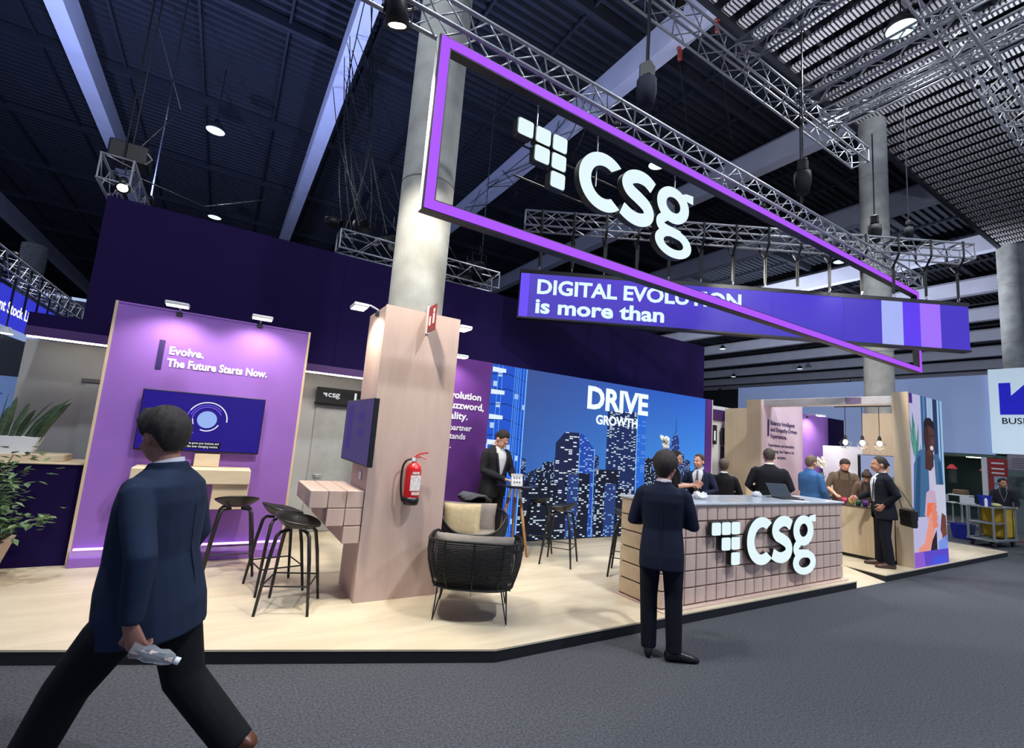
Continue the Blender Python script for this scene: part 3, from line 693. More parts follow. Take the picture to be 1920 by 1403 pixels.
# ---------------------------------------------------------------- stage spotlights
def spot(label, loc, aim, energy, col=(1,.95,.85), k=1., lit=True, angle=75):
    t = thing('stage_spotlight', label, 'spotlight', loc, 0, 'stage spotlights')
    q = Vector(aim).to_track_quat('-Z', 'Y')
    rot = lambda b: b.map(lambda v: q @ v)
    rot(B().lathe([(0,.2*k),(.05*k,.2*k),(.075*k,.12*k),(.09*k,-.03*k),(.085*k,-.03*k),(.0,-.0*k)], n=18)).obj('housing', M_BLACK, t, smooth=True)
    if lit: rot(B().lathe([(0,-.022*k),(.083*k,-.022*k),(.083*k,-.012*k),(0,-.012*k)], n=18)).obj('lens', emat('spot_lens', (255,248,225), 30), t)
    B().tube([(-.1*k,0,.02),(-.1*k,0,.19*k),(.1*k,0,.19*k),(.1*k,0,.02)], .009, 6).obj('yoke', M_BLACK, t)
    B().tube([(0,0,.19*k),(0,0,.3*k)], .012, 6).obj('clamp', M_DARKMET, t)
    if energy: light('spot_beam', 'SPOT', t, q @ Vector((0,0,-.05*k)), energy, col, aim, .09, angle, .6)
    return t
spot('glaring spotlight at the left end of the frame truss', (.80,3.60,5.08), (.38,.55,-1.4), 560, (1,.94,.80), 1.15, angle=88)
spot('glaring spotlight behind the top left corner of the dark purple wall', (-1.62,8.36,4.84), (.25,-1.2,-1.6), 130, (1,.93,.78), 1.)
for x, l in ((2.66,'small bright spotlight tucked in the frame truss above the first square'),(3.42,'small bright spotlight tucked in the frame truss above the letter s'),(6.4,'added spotlight tucked in the frame truss near its middle'),(8.9,'added spotlight tucked in the frame truss towards its right end'),(10.9,'added spotlight tucked in the last bay of the frame truss, far right')):  # last three are unseen lamps added to light the stand
    spot(l, (x,3.80,5.33), {6.4:(1.5,.5,-1.3),8.9:(.7,.6,-1.4),10.9:(-.2,.5,-1.5)}.get(x,(.1,.75,-1.5)), {6.4:850,8.9:380,10.9:260}.get(x,240), (1,.95,.84), .6, angle=92)
spot('dark unlit stage light on the lighting truss left of the column', (1.9,9.2,5.62), (.3,-1,-.5), 0, lit=False, k=1.9)
spot('dark unlit stage light on the lighting truss nearest the column', (2.45,9.2,5.45), (.6,-1,-.2), 0, lit=False, k=1.9)
spot('dark unlit stage light on the wall top where the second beam ends', (1.42,9.2,5.55), (1,-.4,-.2), 0, lit=False, k=1.3)
spot('dark unlit stage light above the wall right of the column, upper', (4.45,9.2,5.45), (.5,-1,-.5), 0, lit=False, k=1.7)
spot('dark unlit stage light above the wall right of the column, lower', (4.15,9.2,5.2), (-.5,-1,-.4), 0, lit=False, k=1.5)
bx_ = thing('stage_box', 'black dimmer box on the truss at the wall corner', 'box', (-1.7,8.9,5.38)); B().cbox(-.24,.24,-.2,.2,0,.30,.02).obj('case', M_BLACK, bx_); B().tube([(.22,-.2,.2),(.3,-.25,.1),(.22,-.2,.02)], .012, 6).obj('handle', M_ALU, bx_)
B().tube([(0,0,.3),(.02,0,4.2)], .01, 6).obj('hanging_wire', M_DARKMET, bx_)
def wash(label, loc, energy, col, aim=(0,0,1), angle=150):  # uplights added only to brighten the roof
    t = thing('added_wash_light', label, 'spotlight', loc, 0, 'added upward wash lights')
    q = Vector(aim).to_track_quat('-Z', 'Y')
    B().lathe([(0,.13),(.06,.13),(.075,.06),(.08,0),(.072,0),(0,.02)], n=16).map(lambda v: q @ v).obj('housing', M_BLACK, t, smooth=True)
    B().lathe([(0,.01),(.07,.01),(.07,.016),(0,.016)], n=16).map(lambda v: q @ v).obj('lens', emat('wash_lens_%d' % int(col[2]*99+col[0]*10), tuple(int(255*c) for c in col), 3), t)
    B().tube([(-.085,0,.0),(-.085,0,-.13),(.085,0,-.13),(.085,0,0)], .008, 6).obj('yoke', M_BLACK, t)
    light('wash_beam', 'SPOT', t, q @ Vector((0,0,-.03)), energy, col, aim, .12, angle, .7)
BLU = (.42,.52,1.0); NEU = (.80,.86,1.0)
wash('added wash light on the truss end behind the dark wall corner', (-1.72,10.9,5.72), 2200, BLU, (-.15,.3,1))
wash('added wash light on the lighting truss behind the column', (3.1,9.2,5.45), 1900, BLU, (0,.3,1))
wash('added wash light on the far left truss over the blue fascia', (-4.1,13.5,4.75), 2200, BLU, (0,.4,1))
wash('added wash light on the upper truss above the violet frame, left', (4.9,4.2,8.30), 600, NEU, (.1,.5,1))
wash('added wash light on the upper truss above the violet frame, right', (9.5,4.2,8.30), 420, NEU, (.5,.2,1))
wash('added wash light on the thick upper truss at top right', (12.6,2.06,8.32), 420, NEU, (.4,-.1,1))
wash('added wash light on top of the pale blue fascia, near its middle', (22.2,9.5,5.18), 5000, NEU, (.9,.1,.8), 120)
wash('added wash light on top of the pale blue fascia, at its dark end', (22.2,15.5,5.14), 7000, NEU, (.9,.3,.8), 120)
# loose cables and guy wires under the roof
random.seed(11)
def cable(label, pts, r, group): tag(B().tube(smooth_path3(pts), r, 5).obj('cable', M_BLACK, origin=tuple(pts[0])), label, 'cable', group)
def smooth_path3(pts, n=5):
    out = []
    for i in range(len(pts)-1):
        p0 = Vector(pts[max(i-1,0)]); p1 = Vector(pts[i]); p2 = Vector(pts[i+1]); p3 = Vector(pts[min(i+2,len(pts)-1)])
        for k in range(n):
            t = k/n; out.append(.5*((2*p1)+(p2-p0)*t+(2*p0-5*p1+4*p2-p3)*t*t+(3*p1-p0-3*p2+p3)*t**3))
    return out+[Vector(pts[-1])]
for i in range(14):
    a = Vector((1.45+random.uniform(-.1,.25), random.uniform(8,13), 10.86)); b_ = Vector((random.uniform(1.4,4.2), random.uniform(8.6,9.6), random.uniform(5.0,5.5)))
    mid = (a+b_)/2+Vector((random.uniform(-.5,.5), random.uniform(-.3,.3), -random.uniform(.2,.9)))
    cable('thin black cable sagging from the second roof beam to the lights', [a, mid, b_], .011, 'loose cables under the second beam')
for i in range(9):
    a = Vector((7.46, random.uniform(9,16), 11.3)); b_ = a+Vector((random.uniform(-.6,-.02), random.uniform(-2,2), -random.uniform(.6,1.6))); c_ = a+Vector((random.uniform(-.1,0), random.uniform(1,4), -.3))
    cable('thin black cable looped over the third roof beam', [a, b_, c_], .012, 'cables over the third beam')
for i, (p, q_) in enumerate((((-2.6,12.5,10.9),(-1.9,14,9.3)),((-1.9,14,9.3),(1.3,17,10.85)),((-2.6,11.5,10.85),(1.3,21,10.85)),((-1.9,14,9.3),(-1.75,9.2,5.7)),((-1.0,13,6.6),(-1.7,9.8,5.6)),((-1.0,13,6.6),(1.3,20,10.6)),((-9,19,10.9),(-5,24,8.5)),((-5,24,8.5),(-2,26,10.9)))):
    p = Vector(p); q_ = Vector(q_); cable('thin taut guy wire under the dark roof at upper left', [p, (p+q_)/2, q_], .012, 'guy wires at upper left')
cable('black supply cable hanging straight down in front of the banner', [(7.6,3.9,7.9),(7.6,3.9,6),(7.6,3.92,5.5)], .009, 'supply cables')
# ================================================================ furniture
def make_stool(label, loc, rz, group='black shell bar stools'):
    t = thing('bar_stool', label, 'stool', loc, rz, group)
    # shell: low bowl, raised lip at the back (local +y)
    n, m_ = 28, 7; top = []; bot = []
    def pt(i, j, dz):
        a = 2*PI*i/n; r = j/m_; rx = .215*r; ry = .195*r
        x = rx*math.cos(a); y = ry*math.sin(a)
        back = max(0, math.sin(a))**1.5; fr_ = max(0, -math.sin(a))
        z = .70+.045*r*r+.085*back*r**3-.02*fr_*r**3+.03*abs(math.cos(a))**2*r**3
        return (x*(1+.04*back), y+.0, z+dz)
    b = B(); vs = [pt(i,j,0) for j in range(1,m_+1) for i in range(n)]+[pt(i,j,-.016) for j in range(1,m_+1) for i in range(n)]
    k = n*m_; vs += [(0,0,.70),(0,0,.684)]; fs = []
    for j in range(m_-1):
        for i in range(n):
            q = (i+1) % n; fs += [(j*n+i,j*n+q,(j+1)*n+q,(j+1)*n+i),(k+j*n+i,k+(j+1)*n+i,k+(j+1)*n+q,k+j*n+q)]
    for i in range(n):
        q = (i+1) % n; fs += [(2*k,q,i) if 0 else (2*k,i,q),(2*k+1,k+q,k+i),((m_-1)*n+i,(m_-1)*n+q,k+(m_-1)*n+q,k+(m_-1)*n+i)]
    b.add(vs, fs).obj('seat_shell', M_BLACKP, t, smooth=True)
    for sx in (-1,1):
        for sy in (-1,1):
            B().tube([(sx*.05,sy*.06,.675),(sx*.12,sy*.11,.672),(sx*.145,sy*.135,.64),(sx*.175,sy*.165,.45),(sx*.228,sy*.215,0)], [.013,.015,.0165,.0165,.012], 10).obj('leg', M_BLACK, t, smooth=True)
    c = [(-.20,-.19),(.20,-.19),(.20,.19),(-.20,.19)]
    for i in range(4):
        p, q = c[i], c[(i+1) % 4]; B().tube([(p[0],p[1],.235),(q[0],q[1],.235)], .007, 6).obj('footrest_bar', M_BLACK, t)
    return t
make_stool('black shell bar stool in front of the lilac wall shelf', (.27,6.02,.1), R(180))
make_stool('black shell bar stool beside the stepped cube shelf, farther of the pair', (.66,5.40,.1), R(100))
make_stool('black shell bar stool beside the stepped cube shelf, nearer of the pair', (.73,4.80,.1), R(70))
make_stool('black bar stool half hidden behind the round high table', (4.34,6.12,.1), R(-120))
make_stool('black shell bar stool in front of the skyline screen, right of the high table', (4.2,5.37,.1), R(-140))
make_stool('black bar stool behind the left end of the tiled reception counter', (4.74,4.63,.1), R(40))
make_stool('bar stool with a grey jacket on it behind the armchair', (3.14,6.05,.1), R(20))
make_stool('bar stool under the seated person in the navy suit', (7.42,5.62,.1), R(180))
make_stool('bar stool under the seated person in black with back turned', (8.02,5.52,.1), R(100))
# folded jacket and bag on the stool
jk = thing('folded_jacket', 'grey folded jacket lying on a bar stool behind the armchair', 'jacket', (3.14,6.05,.87), .3)
b = B()
for i in range(3): b.tube([(-.24+.03*i,-.15+.1*i,.012+.012*i),(-.05,-.1+.1*i,.045+.012*i),(.12,-.1+.08*i,.04),(.24,-.12+.1*i,-.03)], [(.06,.012),(.07,.018),(.07,.018),(.05,.01)], 8, side=(0,1,0))
b.obj('cloth', mat('grey_cloth', (92,92,100), .9, 0, .2, 20), jk, smooth=True)
# ---------------------------------------------------------------- woven armchairs
M_ROPE = mat('black_rope', (16,16,17), .75, 0, .2, 30)
M_CUSH = mat('beige_cushion', (196,178,142), .9, 0, .1, 14, bump=.2)
M_CUSHG = mat('taupe_cushion', (138,128,120), .9, 0, .1, 14, bump=.2)
def chair_ring(t):
    """outline of the tub at relative height t (0 bottom, 1 rim): local x wide, +y back"""
    k = .86+.16*math.sin(t*PI*.62); return .43*k, .385*k
def pillow(w, h, d):
    b = B(); n = 10; secs = []
    for i in range(n+1):
        u = -1+2*i/n; row = []
        for s in (1,-1):
            for j in range(n+1):
                v = -1+2*(j if s == 1 else n-j)/n
                e = max(0,(1-u**4))*max(0,(1-v**4)); p = 1-.06*(1-abs(u))*(abs(v)>.95)-.06*(1-abs(v))*(abs(u)>.95)
                row.append((u*w/2*p, s*(d/2*e**.6+.004), v*h/2*p))
        secs.append(row)
    return b.loft(secs)
def make_armchair(label, loc, rz):
    t = thing('woven_armchair', label, 'armchair', loc, rz, 'black woven armchairs')
    z0, z1 = .30, .68
    def rim(a, tt):
        rx, ry = chair_ring(tt); e = 3.2
        c, s = math.cos(a), math.sin(a)
        return rx*math.copysign(abs(c)**(2/e), c), ry*math.copysign(abs(s)**(2/e), s)
    def hgt(a):
        s = math.sin(a); return z1+.03*max(0, s)-(.20*max(0, -s-.55)/.45 if s < -.55 else 0)
    n = 72
    for nm, f, r in (('rim_tube', lambda a: (*rim(a,1), hgt(a)), .013), ('base_tube', lambda a: (*rim(a,0), z0), .012)):
        B().tube([f(2*PI*i/n) for i in range(n+1)], r, 8, cap=False).obj(nm, M_BLACK, t, smooth=True)
    b = B(); rows = 26
    for k in range(rows):
        q = (k+.5)/rows; pts = []
        for i in range(n+1):
            a = 2*PI*i/n; x, y = rim(a, q); pts.append((x, y, z0+(hgt(a)-z0)*q))
        b.tube(pts, [(.0052,.0052)]*len(pts), 4, side=(0,0,1), cap=False)
    o = b.obj('woven_rope', M_ROPE, t); o['kind'] = 'stuff'
    for i in range(14):
        a = 2*PI*(i+.5)/14; B().tube([(*rim(a,q), z0+(hgt(a)-z0)*q) for q in (0,.25,.5,.75,1)], .0085, 6).obj('upright', M_BLACK, t)
    b = B(); b.slab([rim(2*PI*i/36, 0) for i in range(36)], z0-.006, z0+.01); b.obj('seat_base', M_BLACK, t)
    B().cbox(-.35,.35,-.33,.28,.32,.45,.03).obj('seat_cushion', M_CUSHG, t, smooth=True)
    o = pillow(.70,.42,.15).obj('back_cushion', M_CUSHG, t, smooth=True); o.location = (0,.26,.56); o.rotation_euler = (R(-10),0,0)
    for sx in (-1,1):
        for sy in (-1,1):
            x, y = sx*.31, sy*.25
            B().tube([(x-.05*sx,y,z0),(x*1.06,y*1.08,0),(x+.0,y-.05*sy,z0),(x+.03*sx,y+.02*sy,z0)], .007, 6).obj('hairpin_leg', M_BLACK, t)
            B().lathe([(0,0),(.011,0),(.011,.012),(0,.012)], (x*1.06,y*1.08,0), n=10).obj('foot_cap', M_WHITE, t)
    return t
make_armchair('black woven armchair in front, its back turned to the aisle', (2.23,4.13,.1), R(-30+180+0))
make_armchair('black woven armchair behind, facing out and holding a beige pillow', (2.85,5.45,.1), R(-22))
pw = thing('throw_pillow', 'square beige throw pillow in the farther woven armchair', 'pillow', (2.72,5.46,.48), R(-22))
o = pillow(.47,.42,.15).obj('cover', M_CUSH, pw, smooth=True); o.location = (0,.02,.20); o.rotation_euler = (R(-14),0,0)
B().tube([(-.20,-.0,.03),(.2,0,.03)], .004, 5).obj('piping', M_CUSH, pw)
# little round table between the chairs
st = thing('side_table', 'low round glass side table between the armchairs', 'table', (2.42,4.72,.1))
B().lathe([(0,.36),(.24,.36),(.245,.368),(.24,.376),(0,.376)], n=32).obj('top', mat('clear_glass', (230,235,235), .05, 0, .01, trans=1), st)
for k in range(3):
    a = k*2.094+.6; B().tube([(.1*math.cos(a),.1*math.sin(a),.36),(.19*math.cos(a),.19*math.sin(a),0)], [.014,.009], 8).obj('leg', M_WOODH, st)
# ---------------------------------------------------------------- high tables
M_OAK = wood_mat('oak_leg', (172,122,72), (198,150,98), (3,3,.5), .5)
def high_table(label, loc, rz):
    t = thing('high_table', label, 'table', loc, rz, 'round high tables')
    B().lathe([(0,.955),(.325,.955),(.335,.962),(.335,.975),(.325,.98),(0,.98)], n=36).obj('top', mat('dark_table_top', (24,22,44), .25), t)
    B().lathe([(0,.93),(.14,.93),(.14,.955),(0,.955)], n=24).obj('mount', M_BLACK, t)
    for k in range(3):
        a = k*2.0944; c, s = math.cos(a), math.sin(a)
        l = B().tube([(.095*c,.095*s,.80),(.27*c,.27*s,0)], [(.026,.02),(.019,.015)], 8).obj('leg', M_OAK, t, smooth=True)
        B().tube([(.068*c,.068*s,.93),(.098*c,.098*s,.79)], [(.025,.02),(.028,.022)], 8).obj('leg_collar', M_WHITE, l)
    return t
high_table('round high table with oak legs in front of the person with the laptop', (3.80,5.98,.1), R(-64))
high_table('round high table with the orchid where the seated people meet', (7.06,6.0,.1), R(20))
def laptop(label, loc, rz, ang=105, w=.32, col=(28,30,34)):
    """hinge along local x, screen opens at +y"""
    t = thing('laptop', label, 'laptop', loc, rz, 'laptops')
    mm = mat('laptop_shell_%d' % sum(col), col, .4)
    B().cbox(-w/2,w/2,-.22,0,0,.016,.004).obj('base', mm, t)
    B().box(-w/2+.02,w/2-.02,-.12,-.02,.016,.0175).obj('keyboard', M_BLACKP, t)
    ln = B().cbox(-w/2,w/2,0,.007,0,.215,.003).obj('lid', mm, t); ln.location = (0,0,.016); ln.rotation_euler = (R(90-ang),0,0)
    B().box(-w/2+.012,w/2-.012,-.0015,0,.014,.205).obj('screen', emat('laptop_glow', (120,140,170), .25), ln)
    return t
laptop('open black laptop on the round high table', (3.98,5.96,1.08), R(-135), 112, .30, (14,14,18))
def card(label, loc, rz, w, h, col, name='table_card'):
    t = thing(name, label, 'card', loc, rz)
    for s in (-1,1):
        o = B().box(-w/2,w/2,-.001,.001,0,h).obj('leaf', mat('card_white', col, .6), t); o.location = (0,s*.03,0); o.rotation_euler = (R(s*14),0,0)
    return t
tc_ = card('white folded menu card standing on the high table', (3.70,5.80,1.08), R(-10), .17, .17, (228,228,232))
for i in range(3):
    for j in range(2): B().box(-.055+i*.04,-.03+i*.04,-.0025,-.001,.035+j*.06,.065+j*.06).obj('print', mat('card_print', (120,120,130), .6), tc_.children[0])
# ---------------------------------------------------------------- reception counter
rc = thing('reception_counter', 'long reception counter clad in rose wooden tiles with the lit mark', 'counter', (6.0,3.8,.1))
B().box(4.12,7.88,3.52,4.10,.1,1.13).wobj('body', mat('counter_core', (140,112,100), .6), rc)
B().cbox(4.08,7.92,3.47,4.14,1.165,1.19,.005).wobj('top', mat('frosted_glass_top', (206,212,220), .18), rc)
B().box(4.10,7.90,3.50,4.12,1.13,1.165).wobj('top_edge', M_WOODH, rc)
B().box(4.06,7.93,3.44,4.12,.1,.115).wobj('plinth_lip', M_TILE, rc)
P_, Q_ = .1815, .1735
tl = B().add([(.006,0,.006),(P_-.006,0,.006),(P_-.006,0,Q_-.006),(.006,0,Q_-.006),(.012,-.022,.012),(P_-.012,-.022,.012),(P_-.012,-.022,Q_-.012),(.012,-.022,Q_-.012)],
    [(4,5,6,7),(0,1,5,4),(1,2,6,5),(2,3,7,6),(3,0,4,7),(3,2,1,0)]).mesh('tile', M_TILE)
for i in range(21):
    for j in range(6): place('tile', tl, rc, (4.09+i*P_-6.0, 3.52-3.8, .12+j*Q_-.1))
plk = B().cbox(-.03,0,0,.60,.006,Q_-.008,.006).mesh('plank', M_WOODH)
for j in range(6):
    place('plank', plk, rc, (4.12-6.0, 3.51-3.8, .12+j*Q_-.1)); o = place('plank', plk, rc, (7.91-6.0, 3.51-3.8, .12+j*Q_-.1))
logo(rc, (4.785-6.0, 3.425-3.8, .99-.1), 1.0, .045)
for x in (5.0,5.6,6.2,6.75): B().tube([(x-6,-.33,.62),(x-6,-.28,.62)], .012, 8).obj('stand_off', M_ALU, rc)
laptop('open dark laptop on the reception counter', (6.98,3.86,1.19), R(-20), 125, .34)
def crumple(name, label, loc, r, col, cat):
    t = thing(name, label, cat, loc, random.random()*3); b = B(); b.ell((0,0,r*.5), (r,r*.85,r*.5), 10, 7)
    rnd = random.Random(int(loc[0]*100)); b.map(lambda v: Vector((v.x*rnd.uniform(.75,1.2), v.y*rnd.uniform(.75,1.2), max(0,v.z*rnd.uniform(.7,1.25)))))
    b.obj('paper', mat('tissue_white', col, .8), t); B().lathe([(0,0),(r*.8,0),(r*.95,.01),(0,.01)], n=14).obj('tray', M_WHITE, t); return t
crumple('tissue_bundle', 'white crumpled bundle on the counter beside the standing person', (5.02,3.75,1.19), .085, (240,240,242), 'tissue')
crumple('tissue_bundle', 'white crumpled bundle on the counter before the person in black', (6.56,3.98,1.19), .07, (238,238,240), 'tissue')
def slabthing(name, label, cat, loc, rz, dims, m_, extra=None):
    t = thing(name, label, cat, loc, rz); B().cbox(-dims[0]/2,dims[0]/2,-dims[1]/2,dims[1]/2,0,dims[2],min(dims)*.25).obj('body', m_, t)
    if extra: B().box(-dims[0]*.45,dims[0]*.45,-dims[1]*.45,dims[1]*.45,dims[2],dims[2]+.0008).obj('face', extra, t)
    return t
slabthing('phone', 'black phone lying by the counter laptop', 'phone', (7.36,3.90,1.19), R(-20), (.075,.15,.009), M_BLACKP, M_BLACK)
slabthing('paper_sheet', 'white paper sheet flat on the counter before the laptop', 'paper', (6.9,3.62,1.19), R(12), (.21,.29,.0012), mat('paper', (236,238,240), .7))
cb = thing('charging_cable', 'thin dark cable lying on the counter beside the laptop', 'cable', (6.7,3.9,1.19)); B().tube([Vector((.0+.05*i,.06*math.sin(i*1.1),.004)) for i in range(7)], .004, 5).obj('cord', M_BLACK, cb)
# ================================================================ kitchen nook on the right
ba = thing('balance_wall', 'pale pink-toned wall with dark Balance Intelligent slogan', 'wall', (10.86,6.17,.1))
M_PINKW = mat('pale_pink_wall', (206,186,208), .6, 0, .03, 3)
B().box(10.03,11.69,6.0,6.34,.1,3.0).wobj('core', M_WOOD, ba)
B().box(10.05,11.69,5.985,6.0,.1,3.0).wobj('front_panel', M_PINKW, ba)
B().box(10.245,10.30,5.975,5.985,2.21,2.575).wobj('accent_bar', M_DTXT, ba)
for body, z, w in (('Balance Intelligent',2.47,.98),('and Empathy-Driven',2.325,1.08),('Experiences.',2.18,.64)): text('slogan', body, .135, M_DTXT, ba, (10.36-10.86,-.188,z-.1), bold=.014, width=w)
for body, z, w, x in (('Experiences and innovative',1.99,1.03,10.28),('technology don\'t have to be',1.86,1.03,10.28),('exclusive.',1.73,.36,10.62)): text('slogan', body, .10, M_DTXT, ba, (x-10.86,-.188,z-.1), bold=.004, width=w)
kb = thing('nook_beam', 'long whitish beam bridging from the slogan wall to the photo tower', 'beam', (10.2,4.8,2.85)); B().cbox(10.10,10.40,3.66,5.98,2.86,3.0,.004).wobj('body', mat('beam_white', (196,192,194), .6), kb); B().box(10.088,10.10,4.12,4.38,2.87,2.99).wobj('badge', mat('badge_mauve', (128,104,140), .6), kb)
to = thing('photo_tower', 'wood-sided tower whose front screen shows a laughing person with a drink', 'screen', (10.9,3.54,.1))
B().box(10.14,10.17,3.425,3.66,.1,3.07).wobj('side_panel', M_WOOD, to)
B().box(10.17,11.67,3.44,3.66,.1,3.06).wobj('body', M_WOOD, to)
TX0, TW, TZ0, TH = 10.17, 1.505, .1, 2.96
for i in range(3): B().box(TX0+TW*i/3,TX0+TW*(i+1)/3,3.43,3.44,TZ0,TZ0+TH).wobj('led_module', emat('photo_bg', (186,182,220), .95), to)
def ph(poly, col, d):
    nm = 'photo_%02x%02x%02x' % col
    b = B(); b.prism([(TX0+u*TW, TZ0+v*TH) for u, v in poly], 3.43-d-.0004, 3.43-d); return b.wobj('picture', emat(nm, col, .95), to)
def el(cx, cy, rx, ry, n=24, a0=0, a1=360): return arc(cx, cy, rx, ry, a0, a1, n)[:-1] if a1-a0 == 360 else arc(cx, cy, rx, ry, a0, a1, n)
ph([(.34,.3),(.52,.3),(.52,1),(.34,1)], (52,92,140), .0005); ph([(.40,.3),(.46,.3),(.46,1),(.40,1)], (84,128,172), .0008)
ph([(.55,.3),(.66,.3),(.66,1),(.55,1)], (150,180,214), .0005); ph([(.70,.3),(.84,.3),(.84,1),(.70,1)], (30,58,100), .0005); ph([(.86,.3),(1,.3),(1,1),(.86,1)], (150,190,226), .0005); ph([(.90,.3),(.93,.3),(.93,1),(.90,1)], (40,80,128), .0008)
ph([(0,.94),(.10,.94),(.10,1),(0,1)], (74,40,130), .001)
random.seed(5)
for i in range(13):   # house plant
    a = R(random.uniform(40,150)); L_ = random.uniform(.14,.3); c0 = (.14+random.uniform(-.05,.05), .55+random.uniform(0,.1)); ex = (c0[0]+math.cos(a)*L_*.9, c0[1]+math.sin(a)*L_); px = (-math.sin(a)*.02, math.cos(a)*.012)
    ph([(c0[0]-px[0],c0[1]-px[1]),((c0[0]+ex[0])/2-px[0]*1.4,(c0[1]+ex[1])/2-px[1]*1.4),(max(.005,ex[0]),ex[1]),((c0[0]+ex[0])/2+px[0]*1.4,(c0[1]+ex[1])/2+px[1]*1.4)], random.choice([(70,130,120),(96,160,150),(50,104,100)]), .001+.0001*i)
ph([(.02,.28),(.08,.58),(.20,.66),(.36,.68),(.55,.64),(.80,.66),(.92,.60),(.98,.28)], (64,104,146), .0026)     # denim shirt
ph([(.05,.28),(.18,.62),(.28,.64),(.2,.28)], (40,76,116), .0029); ph([(.84,.28),(.80,.62),(.88,.6),(.98,.3)], (44,82,124), .0029)
ph([(.50,.30),(.50,.60),(.56,.62),(.68,.62),(.74,.30)], (196,190,216), .0031)     # tee
ph([(.40,.56),(.42,.70),(.66,.68),(.66,.58),(.56,.55)], (72,44,44), .0034)          # neck
ph(el(.56,.745,.165,.105), (86,54,52), .0037); ph(el(.47,.75,.08,.085), (60,36,38), .0039)     # head
ph([(.40,.77),(.40,.84),(.47,.87),(.60,.875),(.71,.85),(.73,.80),(.66,.815),(.52,.825),(.45,.81)], (34,26,32), .0042)
ph(el(.62,.69,.05,.014), (226,214,220), .0045); ph(el(.60,.765,.02,.006), (24,16,18), .0045); ph(el(.69,.765,.016,.006), (24,16,18), .0045); ph(el(.655,.73,.02,.012), (110,72,66), .0045)
ph([(.55,.30),(.60,.44),(.72,.47),(.98,.47),(.98,.26)], (196,198,220), .0048)        # sleeve / cup hand
ph([(.33,.29),(.40,.42),(.52,.44),(.66,.43),(.70,.36),(.62,.27),(.42,.26)], (196,168,196), .0051); ph([(.38,.28),(.62,.28),(.66,.36),(.42,.36)], (236,112,72), .0054)  # drink
ph([(.10,.10),(.30,.13),(.48,.30),(.66,.33),(.72,.28),(.60,.20),(.52,.12),(.40,.08),(.2,.06)], (232,150,132), .0057)
for i in range(4): ph(el(.60+.01*i,.335-.035*i,.09,.02), (222,132,112), .006+.0001*i)
ph([(.78,.2),(.84,.30),(.96,.28),(.98,.16),(.86,.14)], (104,60,52), .0057)
for i in range(3): ph(el(.84+.045*i,.17,.018,.04), (118,70,60), .0062+.0001*i)
ph([(.44,.07),(.66,.07),(.66,.2),(.52,.14)], (38,34,48), .0065); ph([(.7,.06),(.99,.06),(.99,.17),(.7,.13)], (120,150,232), .0064)
ph([(0,0),(1,0),(1,.085),(0,.085)], (92,72,200), .0068); ph([(.0,0),(.3,0),(.25,.085),(0,.085)], (140,92,206), .0071); ph([(.5,0),(.9,0),(.95,.05),(.55,.05)], (70,84,220), .0071)
# wood side wall, purple wall, and rear panels of the nook
sw_ = thing('birch_side_wall', 'tall plain birch wall left of the slogan wall', 'wall', (11.45,7.1,.1)); B().box(11.35,11.50,6.40,7.78,.1,2.95).wobj('panel', M_WOOD, sw_); B().box(11.345,11.35,6.40,7.78,.1,.12).wobj('skirting', M_WHITE, sw_)
pb = thing('nook_rear_wall', 'lilac and dark purple rear wall of the kitchen nook', 'wall', (14,6.66,.1)); B().box(11.7,14.2,6.6,6.7,.1,2.95).wobj('lilac_panel', M_LILAC, pb); B().box(14.2,15.1,6.6,6.7,.1,2.95).wobj('dark_panel', M_DPURP, pb)
B().box(15.1,15.13,6.58,6.7,.1,2.95).wobj('edge_trim', M_WHITE, pb)
flood('arm floodlight over the lilac rear wall of the nook', (13.1,6.59,2.90), 0, 70, arm=.28)
rp = thing('nook_side_wall', 'birch wall behind the pendant lamps with a screen in it', 'wall', (13.55,5.2,.1)); B().box(13.5,13.62,4.2,5.5,.1,3.0).wobj('panel', M_WOOD, rp); B().box(13.49,13.62,5.5,6.4,.1,2.17).wobj('white_panel', M_WHITE, rp)
ks = screen('nook_screen', 'screen in the birch wall showing part of a face', .98, .95, .04, m=emat('nook_screen_bg', (160,172,214), .8), loc=(13.48,5.1,1.52), rz=R(-90))
b = B(); b.prism([(-.3,-.45),(.0,-.05),(.45,.05),(.45,-.45)], -.0455, -.043); b.obj('picture', emat('nook_screen_grey', (128,132,140), .7), ks)
b = B(); b.prism(el(.05,.18,.11,.15), -.046, -.0435); b.obj('picture', emat('nook_screen_skin', (206,160,140), .7), ks)
b = B(); b.prism(arc(.05,.22,.13,.14,10,190,16), -.0465, -.044); b.obj('picture', emat('nook_screen_hair', (40,30,34), .7), ks)
b = B(); b.box(-.48,-.42,-.0455,-.043,-.45,.45); b.obj('picture', emat('nook_screen_dark', (30,34,40), .7), ks)
